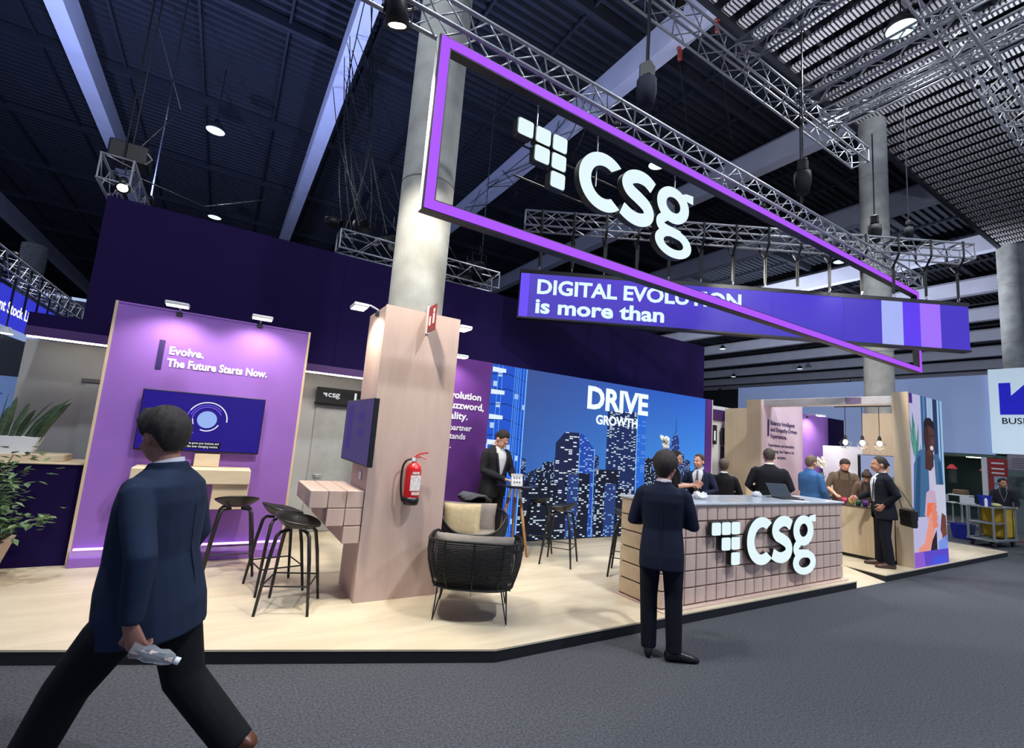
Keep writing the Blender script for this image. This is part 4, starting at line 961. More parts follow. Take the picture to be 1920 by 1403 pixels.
# pendants
pr_ = thing('pendant_rail', 'thin black ceiling rail carrying the three pendants', 'rail', (10.6,4.33,2.86)); B().cbox(10.585,10.615,3.85,4.80,2.86,2.885,.004).wobj('rail', M_BLACK, pr_); B().cbox(10.56,10.64,4.26,4.40,2.885,2.93,.006).wobj('canopy', M_BLACK, pr_); B().box(10.40,10.62,4.28,4.38,2.93,2.96).wobj('bracket', M_BLACK, pr_)
for y, l in ((4.613,'caged bulb pendant, leftmost of the three in the nook'),(4.319,'caged bulb pendant, middle of the three in the nook'),(4.039,'caged bulb pendant, rightmost of the three, before the birch wall')):
    t = thing('pendant_lamp', l, 'lamp', (10.6,y,2.08), random.random(), 'caged pendant lamps')
    B().tube([(0,0,.2),(0,0,.78)], .006, 6).obj('cord', M_BLACK, t)
    B().lathe([(0,.22),(.018,.22),(.035,.15),(.03,.13),(0,.13)], n=12).obj('socket', M_BLACK, t)
    B().ell((0,0,.085), (.042,.042,.052), 12, 8).obj('bulb', emat('bulb_glow', (255,236,200), 14), t, smooth=True)
    r1 = [(.10*math.cos(R(60*i)), .10*math.sin(R(60*i)), .07) for i in range(6)]; r2 = [(.06*math.cos(R(60*i+30)), .06*math.sin(R(60*i+30)), -.03) for i in range(6)]
    for i in range(6):
        B().tube([(.03*math.cos(R(60*i)),.03*math.sin(R(60*i)),.15),r1[i]], .003, 5).obj('cage_wire', M_BLACK, t); B().tube([r1[i],r1[(i+1) % 6]], .003, 5).obj('cage_wire', M_BLACK, t)
        B().tube([r1[i],r2[i]], .003, 5).obj('cage_wire', M_BLACK, t); B().tube([r1[(i+1) % 6],r2[i]], .003, 5).obj('cage_wire', M_BLACK, t); B().tube([r2[i],r2[(i+1) % 6]], .003, 5).obj('cage_wire', M_BLACK, t)
    light('pendant_glow', 'POINT', t, (0,0,.02), 12, (1,.85,.62), size=.05)
# bar with curved front
br = thing('bar_counter', 'birch bar counter with gently curved front in the nook', 'counter', (10.1,4.3,.1))
pf = [(9.99,3.68),(9.935,3.95),(9.90,4.3),(9.90,4.75),(9.93,5.3)]; pbk = [(10.13,5.3),(10.13,3.68)]
B().slab(pf+[(10.45,5.3),(10.45,3.68)], .16, .99).wobj('front', M_WOOD, br); B().slab([(x+.05,y) for x, y in pf]+[(10.40,5.3),(10.40,3.68)], .1, .16).wobj('toe_kick', M_BLACKP, br)
B().slab([(x-.015,y) for x, y in pf]+[(10.48,5.3),(10.48,3.68)], .99, 1.005).wobj('worktop', mat('dark_worktop', (60,56,58), .35), br)
for i, (y, c, l) in enumerate(((4.40,(196,50,88),'pink'),(4.28,(222,196,96),'yellow'),(4.17,(34,106,66),'green'),(4.06,(92,44,132),'purple'))):
    t = thing('paper_cup_stack', '%s cup on the bar in front of the brown-shirted person' % l, 'cup', (10.02,y,1.005), 0, 'coloured cups on the bar')
    B().lathe([(0,0),(.034,0),(.045,.115),(.043,.115),(.03,.006)], n=18).obj('cup', mat('cup_'+l, c, .5), t, smooth=True); B().lathe([(.044,.11),(.048,.116),(.044,.122)], n=18).obj('rim', mat('cup_'+l, c, .5), t)
slabthing('tray', 'dark flat tray on the bar by the person with the bag', 'tray', (10.06,3.86,1.005), 0, (.2,.2,.012), M_BLACKP)
cf = thing('coffee_machine', 'dark coffee machine at the end of the bar', 'machine', (10.85,3.98,.995)); B().cbox(-.2,.2,-.25,.25,.04,.40,.03).obj('body', M_BLACK, cf); B().cbox(-.26,.2,-.24,.24,0,.04,.01).obj('drip_tray', M_ALU, cf); B().tube([(-.2,0,.2),(-.3,0,.19)], .015, 8).obj('handle', M_BLACKP, cf)
bc = thing('back_cabinet', 'low birch cabinet behind the bar carrying the orchid', 'cabinet', (11.6,5.55,.1)); B().cbox(11.1,12.1,5.3,5.8,.1,1.15,.006).wobj('body', M_WOOD, bc); B().box(11.08,12.12,5.28,5.82,1.15,1.17).wobj('worktop', M_WOODH, bc)
for i in range(4): B().cbox(11.18+i*.09,11.24+i*.09,5.285,5.30,.98,1.01,.003).wobj('knob', M_BLACK, bc)
b2 = thing('work_bench', 'work surface behind the bar under the brown-shirted people', 'counter', (10.85,4.3,.1)); B().cbox(10.6,11.1,3.68,4.5,.1,.97,.006).wobj('body', M_WOOD, b2); B().box(10.58,11.12,3.68,4.5,.97,.995).wobj('worktop', M_BLACKP, b2)
# ---------------------------------------------------------------- plants
M_PET = mat('orchid_white', (240,236,224), .7); M_STEM = mat('stem_green', (70,96,52), .6)
def orchid(label, loc, h, spread=.10, n=14, stem=(40,46,36)):
    t = thing('orchid', label, 'flower', loc, 0)
    v = thing_part = B().lathe([(0,0),(.05,0),(.055,.02),(.05,.34),(.047,.34),(.05,.03)], n=18).obj('vase', mat('vase_glass', (214,222,214), .1, 0, .02, trans=.85), t, smooth=True)
    B().lathe([(0,.012),(.045,.012),(.045,.12),(0,.12)], n=14).obj('moss', mat('moss', (128,118,84), .9, 0, .3, 30), t)
    rnd = random.Random(int(h*100))
    B().tube([(0,0,.1),(.01,0,h*.5),(.0,.02,h)], .006, 6).obj('stem', mat('stem_dark', stem, .7), t)
    for i in range(n):
        a = rnd.uniform(0,2*PI); r = rnd.uniform(.02,spread); z = h-.16+rnd.uniform(0,.2); b = B(); c = Vector((r*math.cos(a), r*math.sin(a), z))
        for k in range(5):
            d = Vector((math.cos(k*1.2566+a), .5*math.sin(a+k), math.sin(k*1.2566+a))); b.ell(c+d*.026, (.022,.012,.022), 7, 5)
        b.obj('blossom', M_PET, t, smooth=True)
    for i in range(4):
        a = i*1.6; b = B(); L_ = [(0,0,.1),(.06*math.cos(a),.06*math.sin(a),.24),(.10*math.cos(a),.10*math.sin(a),.3)]; b.tube(L_, [(.006,.003),(.022,.003),(.003,.002)], 8); b.obj('leaf', M_STEM, t, smooth=True)
    return t
orchid('pale dried flower spray in a glass vase before the skyline screen', (7.0,6.0,1.08), .86, .13, 18, (20,20,22))
orchid('white orchid in a tall glass vase on the back cabinet', (11.52,5.5,1.17), .62, .11, 14)
sp_ = thing('succulent', 'small spiky green plant at the end of the back cabinet', 'plant', (12.02,5.5,1.17))
B().lathe([(0,0),(.05,0),(.06,.09),(0,.09)], n=12).obj('pot', M_WHITE, sp_)
for i in range(9):
    a = i*.7; B().tube([(0,0,.08),(.04*math.cos(a),.04*math.sin(a),.2),(.09*math.cos(a),.09*math.sin(a),.34)], [(.012,.004),(.016,.004),(.002,.002)], 6).obj('leaf', mat('succulent_green', (70,90,70), .6), sp_)
# left desk, snake plant trough, potted ficus
ld = thing('welcome_desk', 'dark purple low desk with birch top at the far left', 'desk', (-2.8,6.95,.1)); B().box(-4.4,-1.17,6.70,7.2,.1,1.12).wobj('front', M_DPURP, ld); B().cbox(-4.4,-1.17,6.68,7.22,1.12,1.135,.003).wobj('top_edge', M_WOODH, ld); B().cbox(-2.3,-1.36,6.8,7.15,1.135,1.205,.004).wobj('riser', M_WOODH, ld)
M_SNK = mat('snake_leaf', (74,92,66), .5, 0, .35, 9, stretch=(1,1,6)); M_SNKE = M_SNK
sn = thing('snake_plant', 'snake plant with upright blades in a white trough on the desk', 'plant', (-1.85,6.97,1.205))
B().add([(-.28,-.09,0),(.20,-.09,0),(.20,.09,0),(-.28,.09,0),(-.31,-.11,.17),(.25,-.11,.17),(.25,.11,.17),(-.31,.11,.17)], [(3,2,1,0),(4,5,6,7),(0,1,5,4),(1,2,6,5),(2,3,7,6),(3,0,4,7)]).obj('trough', M_WHITE, sn)
rnd = random.Random(4)
for i in range(17):
    x = -.26+.48*i/16; lean = (x+.05)*1.1+rnd.uniform(-.08,.12); h = rnd.uniform(.32,.52); y = rnd.uniform(-.05,.05)
    B().tube([(x,y,.12),(x+lean*.3,y,.12+h*.45),(x+lean*.75,y-.02,.12+h*.85),(x+lean,y-.03,.12+h)], [(.022,.004),(.03,.005),(.022,.004),(.002,.002)], 8, side=(math.cos(i),math.sin(i),0)).obj('leaf', M_SNK, sn, smooth=True)
pf_ = thing('potted_ficus', 'leafy potted ficus in a tapered birch planter at the left edge', 'plant', (-1.82,6.24,.1))
B().add([(-.2,-.2,0),(.2,-.2,0),(.2,.2,0),(-.2,.2,0),(-.29,-.27,.36),(.29,-.27,.36),(.29,.27,.36),(-.29,.27,.36)], [(3,2,1,0),(0,1,5,4),(1,2,6,5),(2,3,7,6),(3,0,4,7),(4,5,6,7)]).obj('planter', M_WOODH, pf_)
B().slab([(-.26,-.24),(.26,-.24),(.26,.24),(-.26,.24)], .362, .37).obj('soil', mat('soil', (44,34,28), .95, 0, .3, 40), pf_)
rnd = random.Random(9); ends = []
for i in range(9):
    a = rnd.uniform(0,2*PI); r = rnd.uniform(.12,.34); z = rnd.uniform(.55,1.2); p = [(rnd.uniform(-.05,.05),rnd.uniform(-.05,.05),.36),(r*.4*math.cos(a),r*.4*math.sin(a),.36+(z-.36)*.5),(r*math.cos(a),r*math.sin(a),z)]
    B().tube(p, [.013,.009,.004], 6).obj('branch', mat('bark', (110,96,72), .8), pf_); ends.append(p)
p = [(0,0,.36),(.25,-.1,.5),(.62,-.22,.62)]; B().tube(p, [.012,.008,.003], 6).obj('branch', MATS['bark'], pf_); ends.append(p)
b = B()
for i in range(900):
    p = rnd.choice(ends); t = rnd.uniform(.35,1.05); q = Vector(p[1]).lerp(Vector(p[2]), max(0,(t-.5)*2)) if t > .5 else Vector(p[0]).lerp(Vector(p[1]), t*2)
    sp2 = .05 if p is ends[-1] else .13
    c = q+Vector((rnd.gauss(0,sp2),rnd.gauss(0,sp2),rnd.gauss(0,sp2*.9))); L_ = rnd.uniform(.07,.11); a = rnd.uniform(0,2*PI); d = Vector((math.cos(a),math.sin(a),rnd.uniform(-.8,.3))).normalized(); s_ = d.cross(Vector((0,0,1))).normalized()*L_*.3; u_ = s_.cross(d).normalized()*.006
    if c.z < .42: continue
    b.add([c, c+d*L_*.45+s_+u_, c+d*L_, c+d*L_*.45-s_+u_, c+d*L_*.45-u_], [(0,1,4),(1,2,4),(2,3,4),(3,0,4)])
o = b.obj('foliage', mat('ficus_leaf', (104,128,88), .5, 0, .35, 6), pf_); o['kind'] = 'stuff'
# ================================================================ neighbours in the hall
cw = thing('corridor_wall', 'grey corridor wall with a dark glass door past the screen wall', 'wall', (11.4,8.0,.1)); B().box(9.96,13.2,7.93,8.03,.1,3.0).wobj('panel', M_WHITE, cw); B().box(11.33,11.9,7.90,7.929,.1,1.95).wobj('glass_door', mat('dark_glass', (40,42,44), .12), cw); B().box(11.30,11.33,7.89,7.93,.1,2.0).wobj('door_jamb', M_ALU, cw)
B().box(9.96,13.2,7.88,7.93,2.62,2.9).wobj('band', MATS['band_purple_lit'], cw)
cs = thing('corridor_sign', 'black sign with a white mark past the end of the screen wall', 'sign', (11.6,7.88,1.98)); B().cbox(-.28,.30,-.05,.0,0,.45,.005).obj('box', M_BLACKP, cs); flat_logo(cs, (-.13,-.052,.33), .13, MATS['sign_white'])
cs2 = thing('corridor_sign', 'black sign cut off by the edge of the screen wall', 'sign', (10.9,7.88,1.98)); B().cbox(-.25,.2,-.05,.0,0,.5,.005).obj('box', M_BLACKP, cs2); B().box(.08,.14,-.053,-.05,.1,.35).obj('mark', MATS['sign_white'], cs2)
fb = thing('pale_blue_fascia', 'broad pale blue fascia of a far stand right of the dark purple wall', 'fascia', (22.2,9.7,2.4)); M_PB = mat('glowing_pale_blue_panel', (150,170,215), .6, 0, .04, .6, emit=.28)  # panels are no lamp; their emission is added so they look brighter
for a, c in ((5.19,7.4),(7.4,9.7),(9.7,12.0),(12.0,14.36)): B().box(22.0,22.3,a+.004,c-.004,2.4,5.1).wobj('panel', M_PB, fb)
B().box(22.0,22.4,14.36,22,2.2,5.05).wobj('dark_return', mat('very_dark', (16,22,26), .8), fb)
B().box(22.05,25,5.2,14.3,2.3,2.4).wobj('soffit', mat('soffit_green', (96,120,104), .6), fb)
for y in (5.6,6.7,8.5,11): B().box(22.3,22.7,y,y+.35,2.28,2.3).wobj('downlight', emat('downlight', (255,248,235), 5), fb)
bs = thing('arrow_sign', 'white hanging box sign with a blue arrow and BUSINESS lettering', 'sign', (21.9,3.9,2.5)); B().box(21.85,22.3,1.2,5.17,2.45,5.25).wobj('box', mat('sign_box_white', (196,216,232), .6, 0, .02, emit=.62), bs)
e_b = mat('arrow_blue', (30,30,200), .6, emit=.5)
ar = [(0,0),(0,1.05),(.28,1.05),(.28,.62),(.62,1.0),(.98,.66),(.58,.22),(1.05,.22),(1.05,0)]
b = B(); b.add([(21.845,4.93-u,3.72+v) for u,v in ar]+[(21.85,4.93-u,3.72+v) for u,v in ar], [tuple(range(9)), tuple(range(17,8,-1))]+[(i,(i+1) % 9,(i+1) % 9+9,i+9) for i in range(9)]); b.wobj('arrow', e_b, bs)
text('lettering', 'BUSINESS', .28, mat('sign_ink', (30,34,44), .6), bs, (-.055,4.91-3.9,3.42-2.5), '-x', bold=.012)
bt = thing('far_stand', 'far stand with glass front, red poster and white pillar behind the platform end', 'stand', (23,6,0))
B().box(25,25.1,4.5,14,0,2.3).wobj('back_wall', mat('stand_green', (40,66,58), .5), bt); B().box(22.0,25,4.5,14,.0,.04).wobj('stand_floor', mat('pale_grey_floor', (150,152,150), .3), bt)
B().box(22.02,22.14,5.36,5.5,.04,2.3).wobj('pillar', M_WHITE, bt)
B().box(22.0,22.05,4.86,5.33,.9,2.28).wobj('poster', mat('red_poster', (160,40,46), .6), bt); B().box(21.99,22.0,4.9,5.2,1.25,1.7).wobj('poster_picture', mat('poster_pic', (150,180,200), .5, 0, .5, 6), bt)
for z in (1.78,1.92,2.1): B().box(21.99,22.0,4.95,5.25,z,z+.05).wobj('poster_print', M_WHITE, bt)
B().box(21.95,22.4,4.0,4.86,0,2.48).wobj('info_pillar', mat('info_pillar_grey', (96,110,112), .5), bt); B().box(21.94,21.95,4.02,4.84,1.95,2.46).wobj('info_header', mat('info_header_mauve', (150,142,156), .6), bt)
B().box(21.93,21.95,4.12,4.84,1.05,1.75).wobj('info_screen', mat('info_screen', (70,84,84), .4, 0, .7, 5), bt)
for i in range(5): B().box(21.935,21.94,4.1,4.75,2.02+i*.07,2.04+i*.07).wobj('info_print', mat('ink_grey', (90,84,100), .6), bt)
B().box(21.9,22.4,2.2,3.98,0,2.48).wobj('lit_cabinet', emat('lit_cabinet', (190,220,215), .9), bt); B().box(21.88,21.9,2.2,3.98,1.95,2.46).wobj('cabinet_header', mat('cabinet_header', (200,196,190), .6), bt)
B().box(21.88,21.9,3.7,3.78,.1,1.95).wobj('cabinet_post', M_WHITE, bt); B().box(21.86,21.88,3.45,3.85,2.1,2.3).wobj('cabinet_mark', mat('ink_grey', (90,84,100), .6), bt)
for i, (y, l) in enumerate(((6.6,'red-shaded pendant lamp in the far stand, left of two'),(5.7,'red-shaded pendant lamp in the far stand, right of two'))):
    t = thing('red_pendant', l, 'lamp', (23.2,y,1.85), 0, 'red pendants of the far stand'); B().lathe([(0,.16),(.05,.16),(.16,0),(.15,0),(.04,.14)], n=16).obj('shade', mat('shade_red', (200,70,80), .5, emit=.4), t); B().tube([(0,0,.16),(0,0,.45)], .008, 6).obj('cord', M_BLACK, t); B().ell((0,0,.03), (.05,.05,.05), 8, 6).obj('bulb', emat('red_pendant_bulb', (255,200,200), 4), t); B().lathe([(.13,-.5),(.13,0)], n=12).obj('shade_skirt', mat('smoke_glass', (60,70,66), .2), t)
for i, (x, y) in enumerate(((21.0,6.0),(21.6,5.75),(20.6,5.55))):
    t = thing('white_bar_stool', 'pale bar stool of the far stand behind the platform end', 'stool', (x,y,0), i, 'pale stools of the far stand')
    B().lathe([(0,.72),(.17,.72),(.18,.74),(.17,.76),(0,.76)], n=14).obj('seat', M_WHITE, t); B().tube([(0,0,.03),(0,0,.72)], .02, 8).obj('post', M_ALU, t); B().lathe([(0,0),(.2,0),(.2,.02),(0,.03)], n=16).obj('base', M_ALU, t); B().cbox(-.17,.17,.14,.16,.76,.98,.01).obj('back', M_WHITE, t)
t = thing('far_table', 'small pale table of the far stand with a wicker basket shape on top', 'table', (20.9,5.75,0)); B().cbox(-.3,.3,-.25,.25,.98,1.02,.01).obj('top', M_WHITE, t); B().tube([(0,0,.03),(0,0,.98)], .03, 8).obj('post', M_ALU, t); B().lathe([(0,0),(.25,0),(.25,.03),(0,.03)], n=16).obj('base', M_ALU, t); B().cbox(-.2,.2,-.16,.16,1.02,1.18,.03).obj('basket', mat('wicker', (120,92,66), .8, 0, .3, 30), t)
# cleaning cart
ca = thing('cleaning_cart', 'grey cleaning cart with yellow waste bag and blue buckets', 'cart', (16.75,4.05,0), R(-6)); M_CG = mat('cart_grey', (112,116,120), .5)
for y in (-.25,.25): B().cbox(-.6,.6,y-.03,y+.03,.14,.2,.01).obj('base_rail', M_CG, ca)
B().cbox(-.6,.6,-.25,.25,.14,.17,.01).obj('deck', M_CG, ca)
for x, y in ((-.58,-.24),(-.58,.24),(.02,-.24),(.02,.24),(.58,-.24),(.58,.24)): B().cbox(x-.02,x+.02,y-.02,y+.02,.17,.95,.005).obj('post', M_CG, ca)
for z in (.55,.93): B().cbox(-.6,.02,-.25,.25,z,z+.03,.008).obj('shelf', M_CG, ca)
B().cbox(0,.6,-.26,.26,.93,.97,.01).obj('bag_frame', M_CG, ca)
b = B(); b.loft([[(x*k+.31,y*k,z) for x, y in ((-.24,-.22),(.26,-.22),(.26,.22),(-.24,.22))] for z, k in ((.2,.8),(.25,1.0),(.6,1.06),(.93,1.0))]); b.obj('waste_bag', mat('bag_yellow', (206,168,36), .6, 0, .12, 5), ca); B().cbox(.44,.46,-.245,-.235,.25,.9,.003).obj('bag_seam', M_BLACK, ca)
for x, y in ((-.5,-.2),(-.5,.2),(.5,-.2),(.5,.2)):
    B().lathe([(0,-.02),(.07,-.02),(.07,.02),(0,.02)], n=14).map(lambda v: Vector((x+v.x, y+v.z, .07+v.y))).obj('wheel', M_BLACKP, ca)
B().lathe([(0,0),(.1,0),(.14,.26),(.13,.26),(.09,.01)], n=18).map(lambda v: v+Vector((-.3,0,.96))).obj('bucket', mat('bucket_blue', (30,44,150), .5), ca)
B().lathe([(0,0),(.03,0),(.03,.16),(.012,.2),(0,.2)], n=12).map(lambda v: v+Vector((-.52,-.1,.96))).obj('spray_bottle', M_WHITE, ca)
B().ell((-.05,-.1,1.0), (.16,.12,.05), 10, 6).obj('cloth', mat('rag_yellow', (190,186,130), .9), ca)
t = thing('blue_tub', 'blue plastic tub on the floor left of the cleaning cart', 'tub', (17.3,4.75,0)); B().add([(-.2,-.16,0),(.2,-.16,0),(.2,.16,0),(-.2,.16,0),(-.25,-.2,.38),(.25,-.2,.38),(.25,.2,.38),(-.25,.2,.38)], [(3,2,1,0),(0,1,5,4),(1,2,6,5),(2,3,7,6),(3,0,4,7)]).obj('body', mat('tub_blue', (26,40,140), .5), t); B().tube([(-.25,-.2,.38),(.25,-.2,.38),(.25,.2,.38),(-.25,.2,.38),(-.25,-.2,.38)], .012, 6).obj('rim', mat('tub_blue', (26,40,140), .5), t)
t = thing('broom', 'broom with red handle slanting behind the cleaning cart', 'broom', (17.9,3.5,0)); B().tube([(0,0,.1),(-.7,.5,.05+.1)], .02, 6).obj('handle', mat('broom_red', (130,50,46), .5), t); B().cbox(-.1,.15,-.05,.05,0,.12,.02).obj('brush', M_BLACKP, t)
# left neighbour: blue lettered fascia with truss, pale blue wall
lf = thing('blue_fascia', 'blue glowing fascia of the neighbour stand with white lettering, far left', 'fascia', (-4.2,15,3.2)); e_bl = emat('fascia_blue', (52,56,214), .9)
for a, c in ((8,10.5),(10.5,13),(13,15.5),(15.5,18.2)): B().box(-4.25,-4.0,a+.004,c-.004,3.22,4.0).wobj('panel', e_bl, lf)
B().box(-4.26,-3.985,8,18.2,3.14,3.22).wobj('bottom_edge', emat('fascia_pale', (150,170,225), .8), lf)
text('lettering', 'nt Stock Limited', .33, emat('fascia_white', (240,245,255), 1.3), lf, (.21,13.0-15,.30), '+x', bold=.012, width=2.5)
truss('neighbour_truss', 'far truss above the blue lettered fascia at the left edge', (-4.1,7.5,4.42), (-4.1,18.6,4.42), .34, .32, joined=True)
for i in range(9):
    y = 12.0+i*.75; t = thing('fascia_strap', 'black strap between the far truss and the blue fascia', 'strap', (-3.98,y,3.6), 0, 'straps of the blue fascia'); B().bar((0,0,0),(0,0,1.0), .03, .012).obj('band', M_BLACK, t); B().tube([(0,0,1.0),(-.3,0,1.02),(-.3,0,.6)], .015, 6).obj('sling', M_BLACK, t)
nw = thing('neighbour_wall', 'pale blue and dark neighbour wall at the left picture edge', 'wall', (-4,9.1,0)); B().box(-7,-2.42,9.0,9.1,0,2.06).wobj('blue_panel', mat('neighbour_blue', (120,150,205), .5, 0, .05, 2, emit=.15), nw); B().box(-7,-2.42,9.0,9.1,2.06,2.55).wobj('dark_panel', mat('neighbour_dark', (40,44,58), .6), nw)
b = B(); ribbon(b, arc(-2.9,1.2,.72,.72,60,250,24), arc(-2.9,1.2,.70,.70,60,250,24), 8.995, 9.0); b.wobj('printed_curve', mat('neighbour_curve', (80,104,170), .5), nw)
t = thing('neighbour_lamp', 'small glaring lamp under the blue fascia at the left edge', 'lamp', (-3.0,10.2,2.75)); B().lathe([(0,.1),(.06,.1),(.1,0),(0,0)], n=14).obj('shade', M_WHITE, t); B().lathe([(0,-.006),(.09,-.006),(.09,0),(0,0)], n=14).obj('lit_face', M_LAMPF, t); B().tube([(0,0,.1),(0,0,.5)], .01, 6).obj('stem', M_BLACK, t)
# ================================================================ people
def remeshed(b, voxel, smooth=4, factor=.5):
    me = b.mesh('tmp', None); ob = bpy.data.objects.new('tmp', me)
    r = ob.modifiers.new('r', 'REMESH'); r.mode = 'VOXEL'; r.voxel_size = voxel; r.use_smooth_shade = True
    if smooth: s = ob.modifiers.new('s', 'SMOOTH'); s.iterations = smooth; s.factor = factor
    out = evaluate(ob); bpy.data.meshes.remove(me); return out
GRIP = {}
def skin(col):
    return mat('skin_%d_%d_%d' % col, col, .55, 0, .05, 12)
def person(label, loc, yaw_deg, h=1.75, pose=None, jacket=(22,26,42), trousers=(16,18,26), shirt=(225,225,228), tie=None, hair=(34,28,24), hairstyle='short', skin_col=(196,146,122), shoes=(18,16,16), open_front=False, voxel=.010, face=True, beard=None, jacket_len=.76, sleeves='long', lanyard=None, apron=None, bulk=1., glasses=False, collar=True, belly=0, legk=1.):
    P = dict(lean=0, side=0, twist=0, head=(0,0),
        elL=(.245,.02,1.14), wrL=(.255,-.05,.90), elR=(-.245,.02,1.14), wrR=(-.255,-.05,.90),
        hdL=None, hdR=None, knL=(.105,-.015,.50), anL=(.112,.02,.085), knR=(-.105,-.015,.50), anR=(-.112,.02,.085),
        ftL=0, ftR=0, curlL=.5, curlR=.5, fyL=8, fyR=-8)
    P.update(pose or {})
    k = h/1.75
    t = thing('person', label, 'person', loc, R(yaw_deg))
    hipc = Vector((0,0,.95))
    ql = Quaternion((1,0,0), R(P['lean'])) @ Quaternion((0,1,0), R(P['side']))
    def T(p, tw=True):
        p = Vector(p)-hipc
        if tw: p = Quaternion((0,0,1), R(P['twist'])*min(1,max(0,p.z/.4))) @ p
        return ql @ p + hipc
    def sc(b): return b.map(lambda v: v*k)
    V = Vector; sk = skin(skin_col)
    sh = {s: V((s*.176*bulk,.012,1.40)) for s in (1,-1)}
    el_ = {1: V(P['elL']), -1: V(P['elR'])}; wr = {1: V(P['wrL']), -1: V(P['wrR'])}
    kn = {1: V(P['knL']), -1: V(P['knR'])}; an = {1: V(P['anL']), -1: V(P['anR'])}; hp = {s: V((s*.092*bulk,0,.92)) for s in (1,-1)}
    def sections(secs, grow=0, n=20):
        out = []
        for z, rx, ry, yc in secs:
            ring = []
            for i in range(n):
                a = 2*PI*i/n; c, s = math.cos(a), math.sin(a); e = 2.5
                ring.append(T((math.copysign(abs(c)**(2/e), c)*(rx*bulk+grow), yc+math.copysign(abs(s)**(2/e), s)*(ry*bulk+grow), z)))
            out.append(ring)
        return out
    torso = [(.86,.165,.115,.005),(.95,.165,.115,.0),(1.06,.152,.103,-.005),(1.2,.165,.112,0),(1.32,.175,.116,.006),(1.40,.165,.098,.012),(1.45,.10,.075,.016),(1.48,.062,.06,.018)]
    # ---- head
    hpitch, hyaw = P['head']
    nb = T((0,.02,1.46)); hc0 = V((0,-.005,1.635)); piv = V((0,.015,1.53))
    qh = Quaternion((0,0,1), R(hyaw)) @ Quaternion((1,0,0), R(hpitch))
    def H(p): return ql @ (qh @ ((V(p)-piv)*1.09)+piv-V((0,0,.018))-hipc)+hipc
    def Hb(b): return b.map(H)
    hd = B(); hd.ell((0,.012,1.655), (.076,.094,.098), 18, 14); hd.ell((0,-.022,1.60), (.062,.072,.083), 16, 12); hd.ell((0,-.050,1.555), (.036,.036,.03), 12, 8)
    hd.ell((0,-.085,1.655), (.05,.012,.012), 10, 6); hd.tube([(0,-.088,1.645),(0,-.108,1.605),(0,-.088,1.594)], [.008,.0135,.010], 8)
    for s in (-1,1):
        hd.ell((s*.077,.012,1.622), (.011,.022,.032), 8, 8); hd.ell((s*.036,-.068,1.60), (.022,.02,.022), 8, 6)
    hd.ell((0,-.088,1.571), (.024,.010,.008), 8, 6)
    Hb(hd)
    body = B(); body.add(hd.v, hd.f)
    body.tube([T((0,.02,1.42)), nb+V((0,0,.02)), H((0,.012,1.56)), H((0,.01,1.60))], [.066,.058,.056,.056], 14)
    body.loft(sections(torso))
    for s in (1,-1):
        a, b_, c = T(sh[s]), T(el_[s]), T(wr[s])
        body.tube([a, a.lerp(b_,.5), b_, b_.lerp(c,.3), c], [.052,.047,.039,.040,.028], 12)
        body.tube([hp[s], hp[s].lerp(kn[s],.5), kn[s], kn[s].lerp(an[s],.35), an[s]], [.078,.068,.052,.05,.036], 12)
        f = R(P['ftL' if s == 1 else 'ftR']); 
    # hands: palm in the continuous mesh, fingers rooted in it
    fing = B()
    for s, key, ck in ((1,'hdL','curlL'),(-1,'hdR','curlR')):
        w = T(wr[s]); d = V(P[key][0]) if P[key] else (w-T(el_[s])); d = d.normalized()
        if P[key]: d = ql @ d
        nrm = V(P[key][1]) if P[key] else V((-s,0,0)); nrm = (nrm-d*nrm.dot(d)).normalized()   # palm faces nrm
        sd = d.cross(nrm).normalized()
        if sd.y > 0 and not P[key]: sd = -sd
        thumb = sd if (not P[key] or len(P[key]) < 3) else V(P[key][2]); thumb = (thumb-d*thumb.dot(d)-nrm*thumb.dot(nrm)).normalized()
        body.tube([w-d*.02, w+d*.03, w+d*.075, w+d*.095], [(.026,.019),(.036,.016),(.041,.015),(.036,.011)], 12, side=tuple(thumb))
        curl = P[ck]
        for i, (o, L_) in enumerate(((.030,.070),(.010,.080),(-.011,.075),(-.030,.058))):
            p0 = w+d*.085+thumb*o; ang = 0; pts = [p0-d*.015, p0]; dd = d
            for seg, q in ((.45,.75),(.32,1.),(.25,.9)):
                ang += curl*q; dd = d*math.cos(ang)+nrm*math.sin(ang); p0 = p0+dd*L_*seg; pts.append(p0)
            fing.tube(pts, [.0092,.0092,.0086,.0080,.0064], 8)
        p0 = w+d*.03+thumb*.032; d1 = (d*.55+thumb*.65+nrm*.35).normalized(); d2 = (d*.85+nrm*(.3+.5*curl)+thumb*.1).normalized()
        fing.tube([p0-thumb*.012, p0+d1*.035, p0+d1*.035+d2*.032, p0+d1*.035+d2*.052], [.0125,.0115,.0098,.007], 8)
    GRIP[label] = [Matrix.Translation(loc) @ Matrix.Rotation(R(yaw_deg), 4, 'Z') @ (T(wr[s])*k) for s in (1,-1)]
    sc(body); me = remeshed(body, voxel*.62*k, 2)
    sc(fing); n0 = len(me.vertices); bm = bmesh.new(); bm.from_mesh(me); fm = fing.mesh('f', None); bm.from_mesh(fm); bm.to_mesh(me); bm.free(); bpy.data.meshes.remove(fm)
    me.materials.clear(); me.materials.append(sk); me.polygons.foreach_set('use_smooth', [True]*len(me.polygons)); me.name = 'body'
    place('body', me, t)
